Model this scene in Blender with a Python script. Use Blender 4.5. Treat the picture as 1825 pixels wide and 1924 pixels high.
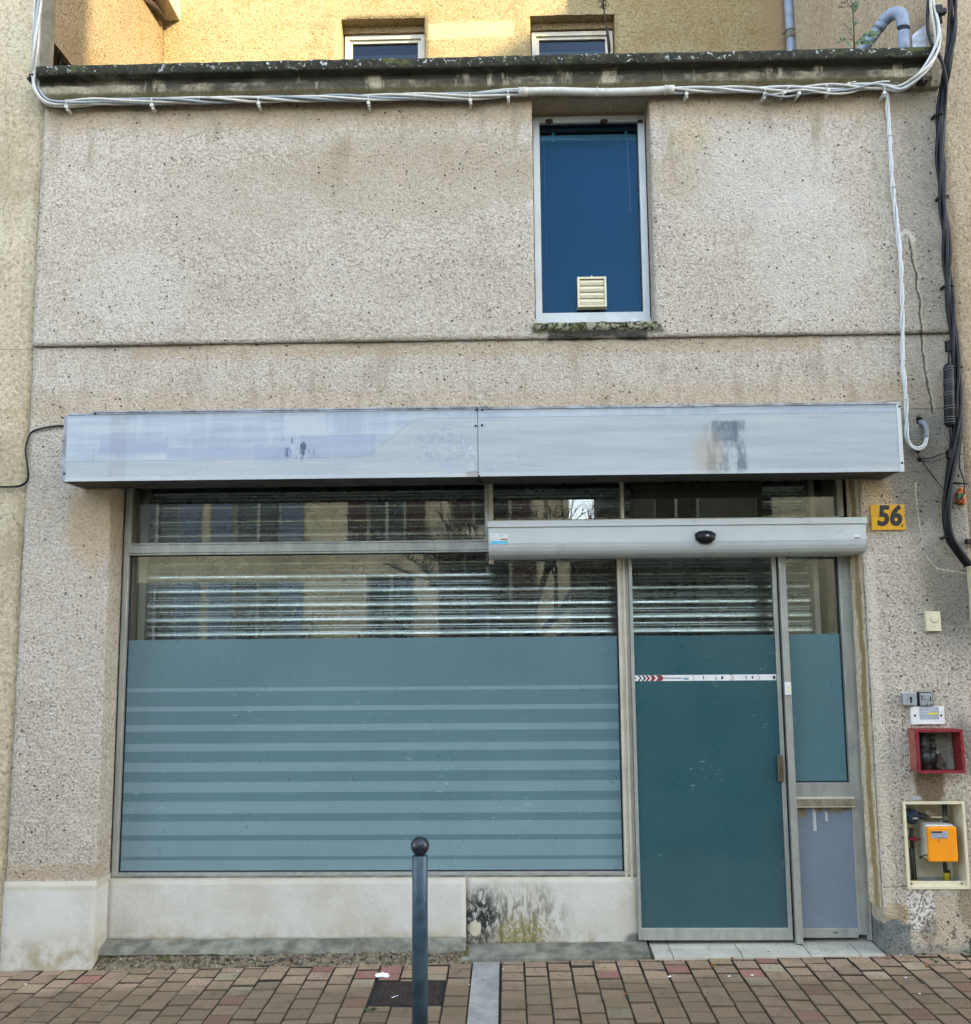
import bpy, bmesh, math, random
from mathutils import Vector, Matrix, noise as mn
R = math.radians
random.seed(7)
for o in list(bpy.data.objects): bpy.data.objects.remove(o)
SC = bpy.context.scene
COL = SC.collection

# ------------------------------------------------------------------ camera
W0, H0, FPX = 1825.0, 1924.0, 1791.5
CAMLOC = Vector((0, -4.7, 1.54))
CAMROT = (Matrix.Rotation(0.02184, 3, 'Z') @ Matrix.Rotation(math.pi/2 + 0.12416, 3, 'X') @ Matrix.Rotation(-0.00834, 3, 'Z'))
cam = bpy.data.cameras.new('camera'); cam.sensor_fit = 'HORIZONTAL'; cam.sensor_width = 36
cam.lens = FPX / W0 * 36; cam.clip_start = 0.05; cam.clip_end = 2000
camo = bpy.data.objects.new('camera', cam); COL.objects.link(camo)
camo.matrix_world = Matrix.Translation(CAMLOC) @ CAMROT.to_4x4()
SC.camera = camo
SC.render.resolution_x, SC.render.resolution_y = 971, 1024

# ------------------------------------------------------------------ sky, sun, exposure
SUN_EL, SUN_AZ = R(25.0), math.atan2(0.75, -0.66)      # azimuth from +Y towards +X
w = bpy.data.worlds.new('World'); SC.world = w; w.use_nodes = True
nt = w.node_tree; bg = nt.nodes['Background']
sky = nt.nodes.new('ShaderNodeTexSky'); sky.sky_type = 'NISHITA'; sky.sun_disc = False
sky.sun_elevation = SUN_EL; sky.sun_rotation = SUN_AZ; sky.air_density = 1.0; sky.dust_density = 0.8; sky.ozone_density = 2.0
hs = nt.nodes.new('ShaderNodeHueSaturation'); hs.inputs['Saturation'].default_value = 0.60   # thin haze whitens the blue
nt.links.new(sky.outputs[0], hs.inputs['Color']); nt.links.new(hs.outputs[0], bg.inputs[0]); bg.inputs[1].default_value = 0.15
sd = Vector((math.sin(SUN_AZ)*math.cos(SUN_EL), math.cos(SUN_AZ)*math.cos(SUN_EL), math.sin(SUN_EL)))
sl = bpy.data.lights.new('sun', 'SUN'); sl.energy = 2.0; sl.angle = R(0.5); sl.color = (1.0, 0.84, 0.52)
so = bpy.data.objects.new('sun', sl); COL.objects.link(so)
so.rotation_euler = sd.to_track_quat('Z', 'Y').to_euler(); so.location = sd * 40
SC.view_settings.view_transform = 'Standard'; SC.view_settings.look = 'None'
SC.view_settings.exposure = 2.75; SC.view_settings.gamma = 1.0

# ------------------------------------------------------------------ helpers: measuring
def P(px, py, Y=0.0):
    d = CAMROT @ Vector(((px - W0/2)/FPX, -(py - H0/2)/FPX, -1)); t = (Y - CAMLOC.y)/d.y
    return CAMLOC + d*t
def G(px, py, z=0.0):
    d = CAMROT @ Vector(((px - W0/2)/FPX, -(py - H0/2)/FPX, -1)); t = (z - CAMLOC.z)/d.z
    return CAMLOC + d*t
def gz(x): return 0.0153*x                              # the pavement climbs gently to the right

# ------------------------------------------------------------------ helpers: meshes
class MB:
    def __init__(s): s.bm = bmesh.new(); s.mi = 0
    def _m(s, fs):
        for f in fs: f.material_index = s.mi
    def face(s, pts):
        f = s.bm.faces.new([s.bm.verts.new(p) for p in pts]); f.material_index = s.mi; return f
    def box(s, x0, x1, y0, y1, z0, z1, bev=0.0, seg=1):
        if x0 > x1: x0, x1 = x1, x0
        if y0 > y1: y0, y1 = y1, y0
        if z0 > z1: z0, z1 = z1, z0
        r = bmesh.ops.create_cube(s.bm, size=1.0)
        vs = r['verts']
        for v in vs:
            v.co = Vector((x0+(v.co.x+.5)*(x1-x0), y0+(v.co.y+.5)*(y1-y0), z0+(v.co.z+.5)*(z1-z0)))
        es = list({e for v in vs for e in v.link_edges}); fs = list({f for v in vs for f in v.link_faces})
        s._m(fs)
        if bev > 0:
            rr = bmesh.ops.bevel(s.bm, geom=es, offset=bev, segments=seg, affect='EDGES', profile=.6, material=s.mi)
            return list({v for f in rr['faces'] for v in f.verts} | {v for v in vs if v.is_valid})
        return vs
    def extr(s, poly, axis, a, b):
        """prism: poly = 2-D points; axis 'x' -> (y,z), 'y' -> (x,z), 'z' -> (x,y)"""
        def mk(p, t):
            return Vector((t, p[0], p[1])) if axis == 'x' else (Vector((p[0], t, p[1])) if axis == 'y' else Vector((p[0], p[1], t)))
        A = [s.bm.verts.new(mk(p, a)) for p in poly]; B = [s.bm.verts.new(mk(p, b)) for p in poly]
        n = len(poly); fs = []
        for i in range(n):
            fs.append(s.bm.faces.new([A[i], A[(i+1) % n], B[(i+1) % n], B[i]]))
        fs.append(s.bm.faces.new(A[::-1])); fs.append(s.bm.faces.new(B)); s._m(fs)
        return A + B
    def tube(s, pts, r, seg=8, cap=True, smooth=0):
        pts = [Vector(p) for p in pts]
        if smooth: pts = spline(pts, smooth)
        n = len(pts); rr = r if isinstance(r, (list, tuple)) else [r]*n
        rings = []; up = None
        for i, p in enumerate(pts):
            t = (pts[min(i+1, n-1)] - pts[max(i-1, 0)]).normalized()
            if up is None:
                up = t.orthogonal().normalized()
            else:
                up = (up - t*up.dot(t))
                up = up.normalized() if up.length > 1e-6 else t.orthogonal().normalized()
            q = t.cross(up)
            rings.append([s.bm.verts.new(p + (up*math.cos(a) + q*math.sin(a))*rr[i]) for a in [2*math.pi*k/seg for k in range(seg)]])
        fs = []
        for i in range(n-1):
            for k in range(seg):
                f = s.bm.faces.new([rings[i][k], rings[i][(k+1) % seg], rings[i+1][(k+1) % seg], rings[i+1][k]]); f.smooth = True; fs.append(f)
        if cap:
            fs.append(s.bm.faces.new(rings[0][::-1])); fs.append(s.bm.faces.new(rings[-1]))
        s._m(fs)
    def cyl(s, a, b, r, seg=20): s.tube([a, b], r, seg)
    def sphere(s, c, r, sc=(1, 1, 1), sub=3):
        q = bmesh.ops.create_icosphere(s.bm, subdivisions=sub, radius=r); c = Vector(c)
        for v in q['verts']: v.co = Vector((v.co.x*sc[0], v.co.y*sc[1], v.co.z*sc[2])) + c
        fs = {f for v in q['verts'] for f in v.link_faces}
        for f in fs: f.smooth = True
        s._m(fs); return q['verts']
    def lathe(s, prof, c, seg=28, axis='z'):
        c = Vector(c); rings = []
        for (r, h) in prof:
            ring = []
            for k in range(seg):
                a = 2*math.pi*k/seg
                v = Vector((r*math.cos(a), r*math.sin(a), h)) if axis == 'z' else Vector((r*math.cos(a), h, r*math.sin(a)))
                ring.append(s.bm.verts.new(c + v))
            rings.append(ring)
        fs = []
        for i in range(len(rings)-1):
            for k in range(seg):
                f = s.bm.faces.new([rings[i][k], rings[i][(k+1) % seg], rings[i+1][(k+1) % seg], rings[i+1][k]]); f.smooth = True; fs.append(f)
        fs.append(s.bm.faces.new(rings[0][::-1])); fs.append(s.bm.faces.new(rings[-1])); s._m(fs)
    def text(s, txt, x, y, z, size, depth=.0006, off=0.0, shear=0.0, sx=1.0, align='CENTER'):
        c = bpy.data.curves.new('t', 'FONT'); c.body = txt; c.size = size; c.extrude = depth; c.offset = off
        c.shear = shear; c.align_x = align; c.align_y = 'CENTER'; c.resolution_u = 4
        o = bpy.data.objects.new('t', c); COL.objects.link(o)
        bpy.context.view_layer.update()
        me = bpy.data.meshes.new_from_object(o.evaluated_get(bpy.context.evaluated_depsgraph_get()))
        me.transform(Matrix.Translation((x, y, z)) @ Matrix.Rotation(math.pi/2, 4, 'X') @ Matrix.Diagonal((sx, 1, 1, 1)))
        n0 = len(s.bm.faces); s.bm.from_mesh(me); s.bm.faces.ensure_lookup_table()
        for f in s.bm.faces[n0:]: f.material_index = s.mi
        bpy.data.objects.remove(o); bpy.data.curves.remove(c); bpy.data.meshes.remove(me)
    def build(s, name, mats, parent=None, at=None, **tags):
        me = bpy.data.meshes.new(name)
        bmesh.ops.recalc_face_normals(s.bm, faces=s.bm.faces)
        if parent is not None: off = world_loc(parent)
        elif at is not None: off = Vector(at)
        else:
            bb = [v.co for v in s.bm.verts]
            off = Vector(((min(v.x for v in bb)+max(v.x for v in bb))/2, (min(v.y for v in bb)+max(v.y for v in bb))/2, min(v.z for v in bb)))
        bmesh.ops.translate(s.bm, verts=s.bm.verts, vec=-off)
        s.bm.to_mesh(me); s.bm.free()
        for m in (mats if isinstance(mats, (list, tuple)) else [mats]): me.materials.append(m)
        o = bpy.data.objects.new(name, me); COL.objects.link(o)
        if parent is not None: o.parent = parent
        else: o.location = off
        for k, v in tags.items(): o[k] = v
        return o
def split_build(mb, name, mats, parent, **tags):
    """every connected piece becomes a part of its own"""
    bm = mb.bm; left = set(bm.verts); out = []
    while left:
        st = [left.pop()]; isl = set(st)
        while st:
            v = st.pop()
            for e in v.link_edges:
                w_ = e.other_vert(v)
                if w_ in left: left.discard(w_); isl.add(w_); st.append(w_)
        n_ = MB(); mp = {v: n_.bm.verts.new(v.co) for v in isl}
        for f in {f for v in isl for f in v.link_faces}:
            g = n_.bm.faces.new([mp[v] for v in f.verts]); g.material_index = f.material_index; g.smooth = f.smooth
        out.append(n_.build(name, mats, parent, **tags))
    bm.free(); return out
def world_loc(o):
    v = Vector(o.location)
    while o.parent: o = o.parent; v += Vector(o.location)
    return v
def thing(name, loc, label, category, group=None):
    o = bpy.data.objects.new(name, None); COL.objects.link(o); o.location = loc; o.empty_display_size = .1
    o['label'] = label; o['category'] = category
    if group: o['group'] = group
    return o
def spline(pts, n):
    out = []; N = len(pts)
    for i in range(N-1):
        p0 = pts[max(i-1, 0)]; p1 = pts[i]; p2 = pts[i+1]; p3 = pts[min(i+2, N-1)]
        for k in range(n):
            t = k/n
            out.append(.5*((2*p1) + (p2-p0)*t + (2*p0-5*p1+4*p2-p3)*t*t + (3*p1-p0-3*p2+p3)*t**3))
    out.append(pts[-1]); return out
def bundle(mb, pts, n, rad, r, pitch, smooth=8, seg=6, mats=None, wob=.25, ph=0.0):
    """n strands twisted loosely round a path"""
    path = spline([Vector(p) for p in pts], smooth); L = 0; s_ = [0]
    for i in range(1, len(path)): L += (path[i]-path[i-1]).length; s_.append(L)
    for k in range(n):
        q = []; up = Vector((0, -1, 0))
        for i, p in enumerate(path):
            t = (path[min(i+1, len(path)-1)] - path[max(i-1, 0)]).normalized()
            u = up - t*up.dot(t); u.normalize(); v = t.cross(u)
            a = ph + 2*math.pi*(k/n + s_[i]/pitch) + wob*math.sin(s_[i]*7 + k*2.1)
            rr = rad*(1 + .35*math.sin(s_[i]*9 + k*1.7))
            q.append(p + (u*math.cos(a) + v*math.sin(a))*rr)
        if mats: mb.mi = mats[k % len(mats)]
        mb.tube(q, r, seg)

# ------------------------------------------------------------------ helpers: materials
def lin(r, g, b, k=1.0):
    f = lambda c: ((c/255+.055)/1.055)**2.4 if c/255 > .04045 else c/255/12.92
    return (f(r)*k, f(g)*k, f(b)*k, 1)
class NT:
    def __init__(s, name, base=(.5, .5, .5, 1), rough=.8, metal=0.0, spec=.5):
        s.m = bpy.data.materials.new(name); s.m.use_nodes = True; s.t = s.m.node_tree
        s.b = s.t.nodes['Principled BSDF']; s.out = s.t.nodes['Material Output']
        s.b.inputs['Base Color'].default_value = base; s.b.inputs['Roughness'].default_value = rough
        s.b.inputs['Metallic'].default_value = metal; s.b.inputs['Specular IOR Level'].default_value = spec
        s.g = s.t.nodes.new('ShaderNodeNewGeometry'); s.pos = s.g.outputs['Position']
        sp = s.t.nodes.new('ShaderNodeSeparateXYZ'); s.lk(s.pos, sp.inputs[0]); s.x, s.y, s.z = sp.outputs
    def lk(s, a, b): s.t.links.new(a, b)
    def put(s, sock, v):
        if isinstance(v, (int, float)): sock.default_value = v
        elif isinstance(v, (tuple, list)):
            sock.default_value = v if len(v) == len(sock.default_value) else tuple(v)[:len(sock.default_value)]
        else: s.lk(v, sock)
    def math(s, op, a, b=0.0, c=None, clamp=False):
        n = s.t.nodes.new('ShaderNodeMath'); n.operation = op; n.use_clamp = clamp
        s.put(n.inputs[0], a); s.put(n.inputs[1], b)
        if c is not None: s.put(n.inputs[2], c)
        return n.outputs[0]
    def vmul(s, v, sc):
        n = s.t.nodes.new('ShaderNodeVectorMath'); n.operation = 'MULTIPLY'; s.lk(v, n.inputs[0]); n.inputs[1].default_value = sc; return n.outputs[0]
    def vadd(s, v, sc):
        n = s.t.nodes.new('ShaderNodeVectorMath'); n.operation = 'ADD'; s.lk(v, n.inputs[0]); s.put(n.inputs[1], sc); return n.outputs[0]
    def noise(s, scale, detail=3, rough=.55, sc=None, vec=None, off=None):
        n = s.t.nodes.new('ShaderNodeTexNoise'); v = vec or s.pos
        if off: v = s.vadd(v, off)
        if sc: v = s.vmul(v, sc)
        s.lk(v, n.inputs['Vector']); n.inputs['Scale'].default_value = scale; n.inputs['Detail'].default_value = detail; n.inputs['Roughness'].default_value = rough
        return n.outputs['Fac']
    def voro(s, scale, feature='F1', rand=1.0, sc=None, vec=None):
        n = s.t.nodes.new('ShaderNodeTexVoronoi'); n.feature = feature; v = vec or s.pos
        if sc: v = s.vmul(v, sc)
        s.lk(v, n.inputs['Vector']); n.inputs['Scale'].default_value = scale; n.inputs['Randomness'].default_value = rand
        return n.outputs['Distance'], (n.outputs['Color'] if feature != 'DISTANCE_TO_EDGE' else None)
    def mr(s, v, a, b, c=0.0, d=1.0, smooth=True):
        n = s.t.nodes.new('ShaderNodeMapRange'); n.interpolation_type = 'SMOOTHSTEP' if smooth else 'LINEAR'
        s.put(n.inputs[0], v); s.put(n.inputs[1], a); s.put(n.inputs[2], b); s.put(n.inputs[3], c); s.put(n.inputs[4], d)
        return n.outputs[0]
    def mix(s, f, a, b, mode='MIX'):
        n = s.t.nodes.new('ShaderNodeMix'); n.data_type = 'RGBA'; n.blend_type = mode; n.clamp_factor = True
        s.put(n.inputs[0], f); s.put(n.inputs[6], a); s.put(n.inputs[7], b); return n.outputs[2]
    def mul(s, a, b): return s.math('MULTIPLY', a, b)
    def box(s, x0, x1, z0, z1, soft=.02, wob=0.0, wscale=12, sx=None):
        x, z = s.x, s.z
        if wob:
            n1 = s.noise(wscale, 3, .6); n2 = s.noise(wscale, 3, .6, off=(7.3, 2.1, 4.4))
            x = s.math('MULTIPLY_ADD', s.math('SUBTRACT', n1, .5), wob*2, x); z = s.math('MULTIPLY_ADD', s.math('SUBTRACT', n2, .5), wob*2, z)
        hx = sx or soft
        a = s.mul(s.mr(x, x0-hx, x0+hx), s.mr(x, x1+hx, x1-hx)); b = s.mul(s.mr(z, z0-soft, z0+soft), s.mr(z, z1+soft, z1-soft))
        return s.mul(a, b)
    def blob(s, cx, cz, rx, rz, edge=.5, wob=.3, wscale=8):
        dx = s.math('DIVIDE', s.math('SUBTRACT', s.x, cx), rx); dz = s.math('DIVIDE', s.math('SUBTRACT', s.z, cz), rz)
        d = s.math('SQRT', s.math('ADD', s.mul(dx, dx), s.mul(dz, dz)))
        if wob: d = s.math('MULTIPLY_ADD', s.math('SUBTRACT', s.noise(wscale, 4, .65), .5), wob*2.5, d)
        return s.mr(d, 1+edge/2, 1-edge/2)
    def bump(s, h, strength=.5, dist=.005, prev=None):
        n = s.t.nodes.new('ShaderNodeBump'); n.inputs['Strength'].default_value = strength; n.inputs['Distance'].default_value = dist
        s.put(n.inputs['Height'], h)
        if prev is not None: s.lk(prev, n.inputs['Normal'])
        return n.outputs[0]
    def fin(s, col=None, normal=None, rough=None):
        if col is not None: s.put(s.b.inputs['Base Color'], col)
        if normal is not None: s.lk(normal, s.b.inputs['Normal'])
        if rough is not None: s.put(s.b.inputs['Roughness'], rough)
        return s.m
def simple(name, col, rough=.6, metal=0.0, var=.12, scale=25, bump=0.0, spec=.5, bscale=120, dirt=None):
    n = NT(name, col, rough, metal, spec)
    f = n.mr(n.noise(scale, 4, .6), .3, .7, 1-var, 1+var)
    c = n.mix(1.0, col, n.mix(0.0, (1, 1, 1, 1), (1, 1, 1, 1)), 'MULTIPLY')
    h = n.t.nodes.new('ShaderNodeHueSaturation'); n.put(h.inputs['Color'], col); n.put(h.inputs['Value'], f)
    c = h.outputs[0]
    if dirt:
        c = n.mix(n.mul(n.mr(n.noise(scale*.4, 5, .7, off=(3, 1, 2)), .5, .75), dirt[1]), c, dirt[0])
    rg = n.mr(n.noise(scale*1.3, 3, .5, off=(1, 5, 3)), .3, .7, max(0, rough-.08), min(1, rough+.1))
    nb = n.bump(n.noise(bscale, 3, .6), bump, .002) if bump else None
    return n.fin(c, nb, rg)
K = 0.86            # photo value of a facade surface -> its albedo
M = {}
def roughcast(name, base, alt, light, pits=.5, seed=0.0, grain=1.0, bstr=1.0, extra=None):
    n = NT(name, base, .93, 0, .25)
    o = (seed, seed*.7, seed*1.3)
    vd, vc = n.voro(95); vs_ = n.t.nodes.new('ShaderNodeSeparateColor'); n.lk(vc, vs_.inputs[0])
    big = n.noise(1.1, 5, .6, off=o); med = n.noise(6, 4, .6, off=o); fine = n.noise(75*grain, 3, .6, off=o); vf = n.noise(190*grain, 2, .6)
    c = n.mix(n.mr(big, .38, .70, 0, .8), base, alt)
    c = n.mix(n.mul(n.mr(med, .45, .72), .35), c, light)
    c = n.mix(n.mr(fine, .28, .5, .75, 0.0), c, tuple(v*.45 for v in alt[:3]) + (1,))  # low grain painted darker, standing in for shade in the crevices
    c = n.mix(n.mr(fine, .52, .74, 0.0, .42), c, tuple(min(1, v*1.35) for v in light[:3]) + (1,))
    stone = n.mr(vs_.outputs[1], 0, 1, -.5, .5, False); c = n.mix(n.mr(stone, 0, .5, 0, .20), c, tuple(min(1, v*1.3) for v in light[:3]) + (1,)); c = n.mix(n.mr(stone, 0, -.5, 0, .22), c, tuple(v*.5 for v in alt[:3]) + (1,))
    # pin holes left by lost pebbles: small ones everywhere, bigger ones in swarms
    d1, c1 = n.voro(26); sp = n.t.nodes.new('ShaderNodeSeparateColor'); n.lk(c1, sp.inputs[0])
    dens = n.mr(n.noise(1.7, 3, .6, off=(o[0]+9, 0, 3)), .35, .65, .05, pits)
    p1 = n.mul(n.mr(d1, .17, .09), n.math('LESS_THAN', sp.outputs[0], dens))
    d2, c2 = n.voro(62); sp2 = n.t.nodes.new('ShaderNodeSeparateColor'); n.lk(c2, sp2.inputs[0])
    p2 = n.mul(n.mr(d2, .26, .13), n.math('LESS_THAN', sp2.outputs[0], n.math('MULTIPLY', dens, .6)))
    pit = n.math('MAXIMUM', p1, p2)
    if extra: c = extra(n, c)
    c = n.mix(n.mul(pit, .88), c, (.02, .017, .012, 1))  # dark pit colour: dirt plus hollow shade that the bump barely gives
    h = n.math('MULTIPLY_ADD', fine, 1.0, n.math('MULTIPLY', vf, .35)); h = n.math('MULTIPLY_ADD', pit, -1.6, h); h = n.math('MULTIPLY_ADD', vd, -.5, h)
    nb = n.bump(h, bstr, .007); nb = n.bump(n.noise(34, 4, .65), .30, .008, nb)
    return n.fin(c, nb)
def cracks(n, c, pts, wd=.004, col=(.06, .05, .04, 1), wob=.03, amt=.8, ws=14):
    """thin wandering cracks: pts = [(x,z),...]"""
    n1 = n.noise(ws, 4, .7, off=(1.3, 0, 8)); n2 = n.noise(ws, 4, .7, off=(6.3, 3, 1))
    x = n.math('MULTIPLY_ADD', n.math('SUBTRACT', n1, .5), wob*2, n.x); z = n.math('MULTIPLY_ADD', n.math('SUBTRACT', n2, .5), wob*2, n.z)
    m = None
    for (a, b) in zip(pts[:-1], pts[1:]):
        dx, dz = b[0]-a[0], b[1]-a[1]; L2 = dx*dx+dz*dz
        t = n.math('DIVIDE', n.math('ADD', n.mul(n.math('SUBTRACT', x, a[0]), dx), n.mul(n.math('SUBTRACT', z, a[1]), dz)), L2, clamp=True)
        ex = n.math('SUBTRACT', x, n.math('MULTIPLY_ADD', t, dx, a[0])); ez = n.math('SUBTRACT', z, n.math('MULTIPLY_ADD', t, dz, a[1]))
        d = n.math('SQRT', n.math('ADD', n.mul(ex, ex), n.mul(ez, ez)))
        q = n.mr(d, wd, wd*.4); m = q if m is None else n.math('MAXIMUM', m, q)
    return n.mix(n.mul(m, amt), c, col)

# main facade render
def x_main(n, c):
    gap = n.mul(n.mr(n.noise(85, 3, .7, off=(5, 5, 5)), .46, .38), n.mr(n.noise(22, 3, .6, off=(1, 5, 5)), .38, .55))
    zone = n.math('MAXIMUM', n.mul(n.mr(n.x, 1.76, 1.84), n.mr(n.z, 2.2, 1.6, 0, .8)), n.mul(n.mr(n.x, -1.95, -2.0), n.mr(n.z, 1.9, .9, 0, .38)))
    c = n.mix(n.mul(gap, zone), c, (.05, .045, .035, 1))
    tan = lin(176, 150, 112, K); dark = lin(92, 84, 66, K); pale = lin(222, 214, 200, K); grey = lin(120, 118, 106, K)
    # rusty wash under the cables, along the band and above the sign
    c = n.mix(n.mul(n.box(-2.42, 2.27, 4.17, 4.40, .05, .05, 5), .5), c, tan)
    c = n.mix(n.mul(n.box(-2.42, 2.27, 2.60, 2.76, .06, .08, 4), .35), c, tan)
    c = n.mix(n.mul(n.blob(-.45, 3.90, .62, .26, .25, .35, 3.5), .45), c, lin(172, 160, 134, K))
    c = n.mix(n.mul(n.blob(-1.35, 3.75, .45, .22, .2, .4, 4), .28), c, lin(176, 166, 146, K))
    c = n.mix(n.mul(n.blob(1.55, 3.45, .3, .34, .2, .4, 4), .35), c, lin(206, 200, 186, K))
    c = n.mix(n.mul(n.blob(-1.9, 3.3, .3, .2, .3, .4, 4), .25), c, lin(206, 200, 186, K))
    c = n.mix(n.mul(n.mr(n.noise(7, 4, .65, sc=(1, 1, .22), off=(2, 9, 1)), .52, .68), n.box(-2.4, 2.2, 3.9, 4.35, .18, .05, 4)), c, lin(160, 148, 124, K))
    c = n.mix(n.mul(n.mul(n.mr(n.noise(9, 4, .65, sc=(1, 1, .3), off=(5, 9, 1)), .48, .66), n.box(-2.4, 2.2, 2.6, 3.0, .1, .05, 4)), .5), c, lin(150, 136, 112, K))
    c = n.mix(n.mul(n.box(-1.9, 1.6, 2.93, 3.0, .025, .03, 8), .4), c, tan)
    c = n.mix(n.mul(n.blob(.98, 4.06, .10, .09, .9, .3, 5), .45), c, lin(176, 160, 112, K))
    c = n.mix(n.mul(n.blob(.95, 3.86, .17, .13, .9, .3, 5), .35), c, lin(160, 140, 104, K))
    c = n.mix(n.mul(n.blob(1.32, 3.85, .35, .25, .9, .3, 3), .4), c, lin(206, 202, 192, K))
    c = n.mix(n.mul(n.blob(-.55, 3.95, .9, .12, .9, .5, 3), .22), c, lin(160, 140, 110, K))
    # grey green corner on the right, beside and below the sign
    c = n.mix(n.mul(n.box(2.0, 2.4, 1.5, 4.45, .12, .12, 3), .5), c, grey)
    c = n.mix(n.mul(n.box(1.93, 2.4, 2.27, 2.62, .05, .03, 6), .6), c, lin(112, 114, 104, K))
    c = n.mix(n.mul(n.blob(2.06, 2.25, .2, .22, .8, .4, 5), .7), c, lin(108, 104, 92, K))
    c = n.mix(n.mul(n.blob(2.15, 1.75, .12, .25, .9, .4, 5), .4), c, dark)
    c = n.mix(n.mul(n.blob(2.17, .98, .07, .13, .8, .4, 5), .55), c, lin(84, 82, 76, K))
    # raw patches at the foot of the right pillar
    c = n.mix(n.mul(n.blob(2.02, .17, .18, .13, .4, .3, 7), .75), c, lin(186, 172, 146, K))
    c = n.mix(n.mul(n.box(1.86, 1.98, .13, .33, .006, .04, 12), .85), c, n.mix(n.mr(n.noise(60, 3, .7), .4, .55), lin(120, 112, 100, K), lin(224, 216, 206, K)))
    c = n.mix(n.mul(n.blob(1.80, .21, .06, .05, .3, .35, 16), .7), c, lin(150, 126, 84, K))
    c = n.mix(n.mul(n.box(1.6, 1.87, -.1, .165, .005, .05, 11), .95), c, n.mix(n.mr(n.noise(12, 4, .6), .35, .65), lin(92, 98, 98, K), lin(132, 134, 126, K)))
    c = n.mix(n.mul(n.mr(n.noise(26, 5, .75, off=(3, 3, 3)), .52, .60), n.box(1.88, 2.2, -.1, .2, .02, .05, 9)), c, lin(112, 104, 88, K))
    c = n.mix(n.mul(n.blob(2.14, .25, .05, .1, .6, .5, 12), .6), c, lin(120, 106, 76, K))
    c = n.mix(n.mul(n.blob(2.2, .08, .07, .05, .4, .3, 12), .9), c, (.012, .014, .008, 1))
    c = n.mix(n.mul(n.box(1.6, 2.2, -.1, .06, .03, .04, 9), .6), c, lin(128, 126, 116, K))
    c = n.mix(n.mul(n.blob(2.0, .80, .07, .11, .4, .4, 9), .85), c, lin(104, 86, 60, K))
    c = n.mix(n.mul(n.blob(1.95, .14, .04, .06, .3, .6, 14), .5), c, lin(112, 104, 92, K))
    # old paint lifted off the pillar: pale run down the corner
    c = n.mix(n.mul(n.box(1.74, 1.80, .2, 1.9, .015, .03, 7), .3), c, lin(226, 216, 190, K))
    # pillar on the left: rust at the bottom and damp reveal
    c = n.mix(n.mul(n.box(-2.4, -1.98, .38, .45, .03, .06, 6), .5), c, lin(166, 140, 104, K))
    c = n.mix(n.mul(n.blob(-2.08, 2.1, .12, .22, .8, .3, 6), .5), c, lin(190, 160, 112, K))
    c = n.mix(n.mul(n.blob(1.80, 2.16, .10, .14, .8, .3, 6), .5), c, lin(196, 168, 118, K))
    # moss below the window sill
    c = n.mix(n.mul(n.box(.14, .80, 3.025, 3.075, .012, .03, 14), .8), c, lin(58, 60, 34, K))
    c = n.mix(n.mul(n.box(.22, .72, 3.0, 3.045, .012, .03, 9), .85), c, (.02, .02, .016, 1))
    c = cracks(n, c, [(2.075, 3.5), (2.10, 3.2), (2.115, 2.85), (2.14, 2.62)], .009, lin(196, 184, 156, K), .03, .4)
    c = cracks(n, c, [(2.06, 3.5), (2.09, 3.2), (2.1, 2.85), (2.13, 2.6)], .007, (.05, .04, .03, 1), .02, .85)
    c = cracks(n, c, [(1.95, 2.62), (2.27, 2.62)], .003, (.05, .04, .03, 1), .008)
    c = cracks(n, c, [(2.0, 3.52), (2.05, 3.54), (2.08, 3.49)], .016, lin(215, 208, 190, K), .03, .7)
    c = cracks(n, c, [(2.02, 2.25), (2.04, 1.9), (2.1, 1.82), (2.24, 1.80)], .004, lin(200, 190, 165, K), .02, .7)
    c = cracks(n, c, [(-.92, 4.02), (-.72, 3.99), (-.55, 4.02)], .002, (.12, .1, .08, 1), .04, .6)
    c = cracks(n, c, [(-.15, 3.95), (-.02, 3.99), (.12, 4.06)], .002, (.12, .1, .08, 1), .03, .6)
    c = cracks(n, c, [(1.75, .33), (1.95, .34), (1.9, .22)], .003, (.07, .06, .05, 1), .02, .8)
    return c
M['wall'] = roughcast('facade_roughcast', lin(194, 183, 165, K*.97), lin(182, 169, 147, K*.97), lin(208, 200, 185, K*.97), .42, 0, 1.0, 1.0, x_main)
def x_cream(n, c):
    c = n.mix(n.mr(n.noise(22, 4, .7), .5, .66, 0, .5), c, lin(176, 160, 128, K))
    xw = n.math('MULTIPLY_ADD', n.math('SUBTRACT', n.noise(5, 4, .6, sc=(1, 1, .6)), .5), .10, n.y)
    st = n.mul(n.mr(xw, .035, .055), n.mr(xw, .115, .09)); c = n.mix(n.mul(st, n.mr(n.noise(3, 3, .6, sc=(1, 1, .7), off=(1, 1, 1)), .3, .5, .25, .85)), c, lin(150, 122, 74, K))
    return c
M['cream_reveal'] = roughcast('cream_reveal_render', lin(216, 202, 170, K), lin(200, 180, 142, K), lin(224, 214, 190, K), .15, 4, .8, .9, x_cream)
def x_left(n, c):
    c = n.mix(n.mul(n.mr(n.noise(2.2, 5, .65, off=(4, 4, 4)), .45, .68), .55), c, lin(150, 136, 102, K))
    c = cracks(n, c, [(-2.66, 4.9), (-2.64, 4.3), (-2.6, 4.0), (-2.62, 3.7)], .002, (.1, .09, .06, 1), .03, .6)
    c = cracks(n, c, [(-2.7, 3.0), (-2.43, 3.0)], .0025, (.1, .09, .06, 1), .004, .7)
    c = cracks(n, c, [(-2.6, 2.1), (-2.5, 2.15), (-2.42, 2.05), (-2.44, 1.6)], .003, (.1, .09, .06, 1), .03, .7)
    return c
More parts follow.
